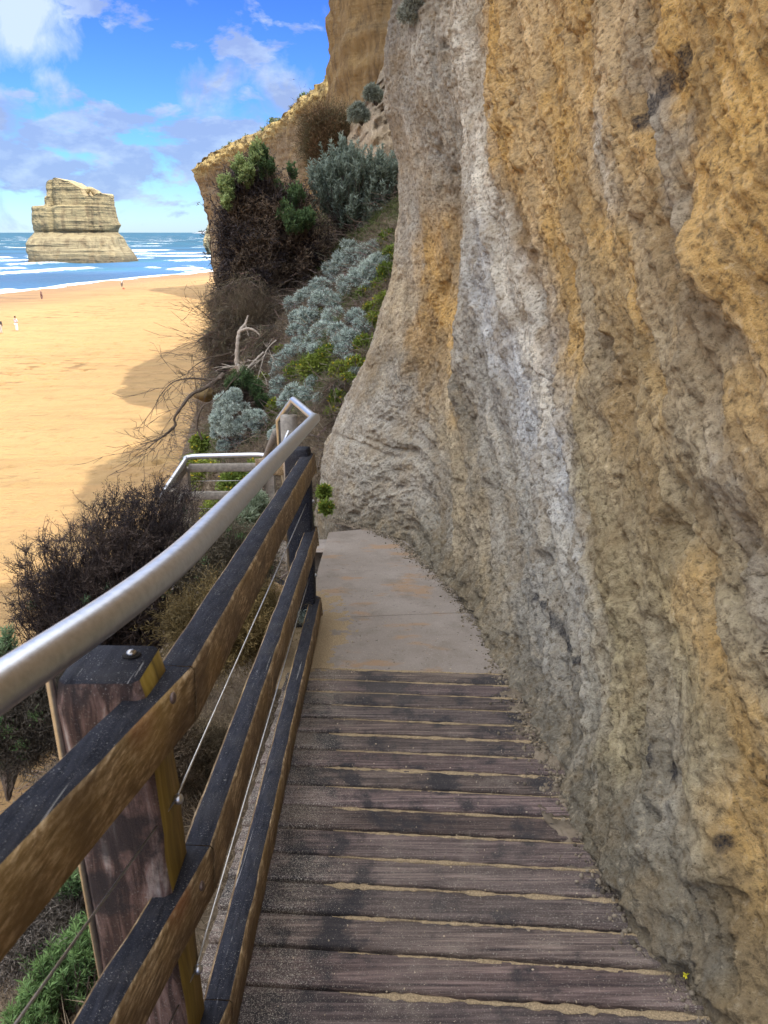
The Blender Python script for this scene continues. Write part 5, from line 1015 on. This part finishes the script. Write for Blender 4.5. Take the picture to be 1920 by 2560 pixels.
SKYTINT = [(0, (.24, .32, .46)), (.09, (.15, .27, .47)), (.25, (.10, .19, .50)), (.38, (.5, .6, .7)), (1, (.7, .75, .8))]
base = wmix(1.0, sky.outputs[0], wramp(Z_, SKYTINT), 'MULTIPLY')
zz = wm('ADD', wm('MAXIMUM', Z_, 0), .10); cb = wn('ShaderNodeCombineXYZ'); t.links.new(wm('DIVIDE', X_, zz), cb.inputs[0]); t.links.new(wm('DIVIDE', Y_, zz), cb.inputs[1]); cb.inputs[2].default_value = 3.3
def wnoise(v, s_, d, r, dist=0):
    x = wn('ShaderNodeTexNoise'); x.inputs['Scale'].default_value = s_; x.inputs['Detail'].default_value = d; x.inputs['Roughness'].default_value = r; x.inputs['Distortion'].default_value = dist; t.links.new(v, x.inputs['Vector']); return x.outputs['Fac']
mp = wn('ShaderNodeMapping'); mp.inputs['Scale'].default_value = (1, 1, 2.3); t.links.new(tc.outputs['Generated'], mp.inputs[0]); n1 = wnoise(mp.outputs[0], 11, 9, .58, .3); n2 = wnoise(cb.outputs[0], .45, 3, .5)
cov = wm('ADD', n1, wm('MULTIPLY', wm('SUBTRACT', n2, .5), .35))
low = wramp(Z_, [(0, .0), (.02, .05), (.07, .115), (.13, .06), (.19, -.06), (.5, -.02)])
lowp = wm('SUBTRACT', wramp(Z_, [(0, .40), (.02, .47), (.045, .59), (.085, .645), (.12, .56), (.165, .39), (.3, .40), (1, .48)]), .5)
cov = wm('ADD', cov, lowp)
# the tall cumulus at the upper left and the small puffs above the headland
def puff(px, py, r, amp):
    d = ray(px, py); d = d/np.linalg.norm(d); v = wn('ShaderNodeVectorMath', operation='DISTANCE'); t.links.new(tc.outputs['Generated'], v.inputs[0]); v.inputs[1].default_value = tuple(d)
    return wm('MULTIPLY', wm('MAXIMUM', wm('SUBTRACT', 1, wm('DIVIDE', v.outputs['Value'], r)), 0), amp)
dn = wnoise(tc.outputs['Generated'], 16, 8, .6, .4)
pf = puff(50, 40, .07, .8)
for a in ((105, 100, .055, .6), (125, 190, .035, .5), (0, 290, .04, .7), (520, 250, .05, .55), (710, 235, .055, .55), (640, 300, .05, .35)): pf = wm('MAXIMUM', pf, puff(*a))
pm = wramp(wm('ADD', pf, wm('MULTIPLY', wm('SUBTRACT', dn, .5), 1.5)), [(.12, 0), (.5, .95)])
cm_ = wramp(cov, [(.52, 0), (.59, .85)])
cl = wm('MAXIMUM', cm_, pm)
shade = wnoise(mp.outputs[0], 17, 6, .6); bright = wm('MAXIMUM', wramp(shade, [(.45, 0), (.7, .75)]), wramp(wm('ADD', puff(50, 70, .10, 1.2), wm('MULTIPLY', wm('SUBTRACT', dn, .5), .9)), [(.3, 0), (.7, 1)]))
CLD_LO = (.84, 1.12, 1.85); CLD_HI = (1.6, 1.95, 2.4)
cc = wmix(bright, CLD_LO, CLD_HI); full = wmix(cl, base, cc); full = wmix(wm('MULTIPLY', wramp(Z_, [(.27, 0), (.45, 1)]), wramp(wnoise(cb.outputs[0], 1.6, 6, .6), [(.38, .35), (.55, 1)])), full, (7.8, 7.8, 7.9))  # last mix: bright overhead clouds, out of view, added to lift the shade
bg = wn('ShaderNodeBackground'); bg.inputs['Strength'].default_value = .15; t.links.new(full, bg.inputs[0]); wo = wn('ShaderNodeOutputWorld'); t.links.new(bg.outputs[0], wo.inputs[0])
vs = scn.view_settings; vs.view_transform = 'Standard'; vs.look = 'None'; vs.gamma = 1; vs.exposure = 1.6
scn.render.engine = 'CYCLES'
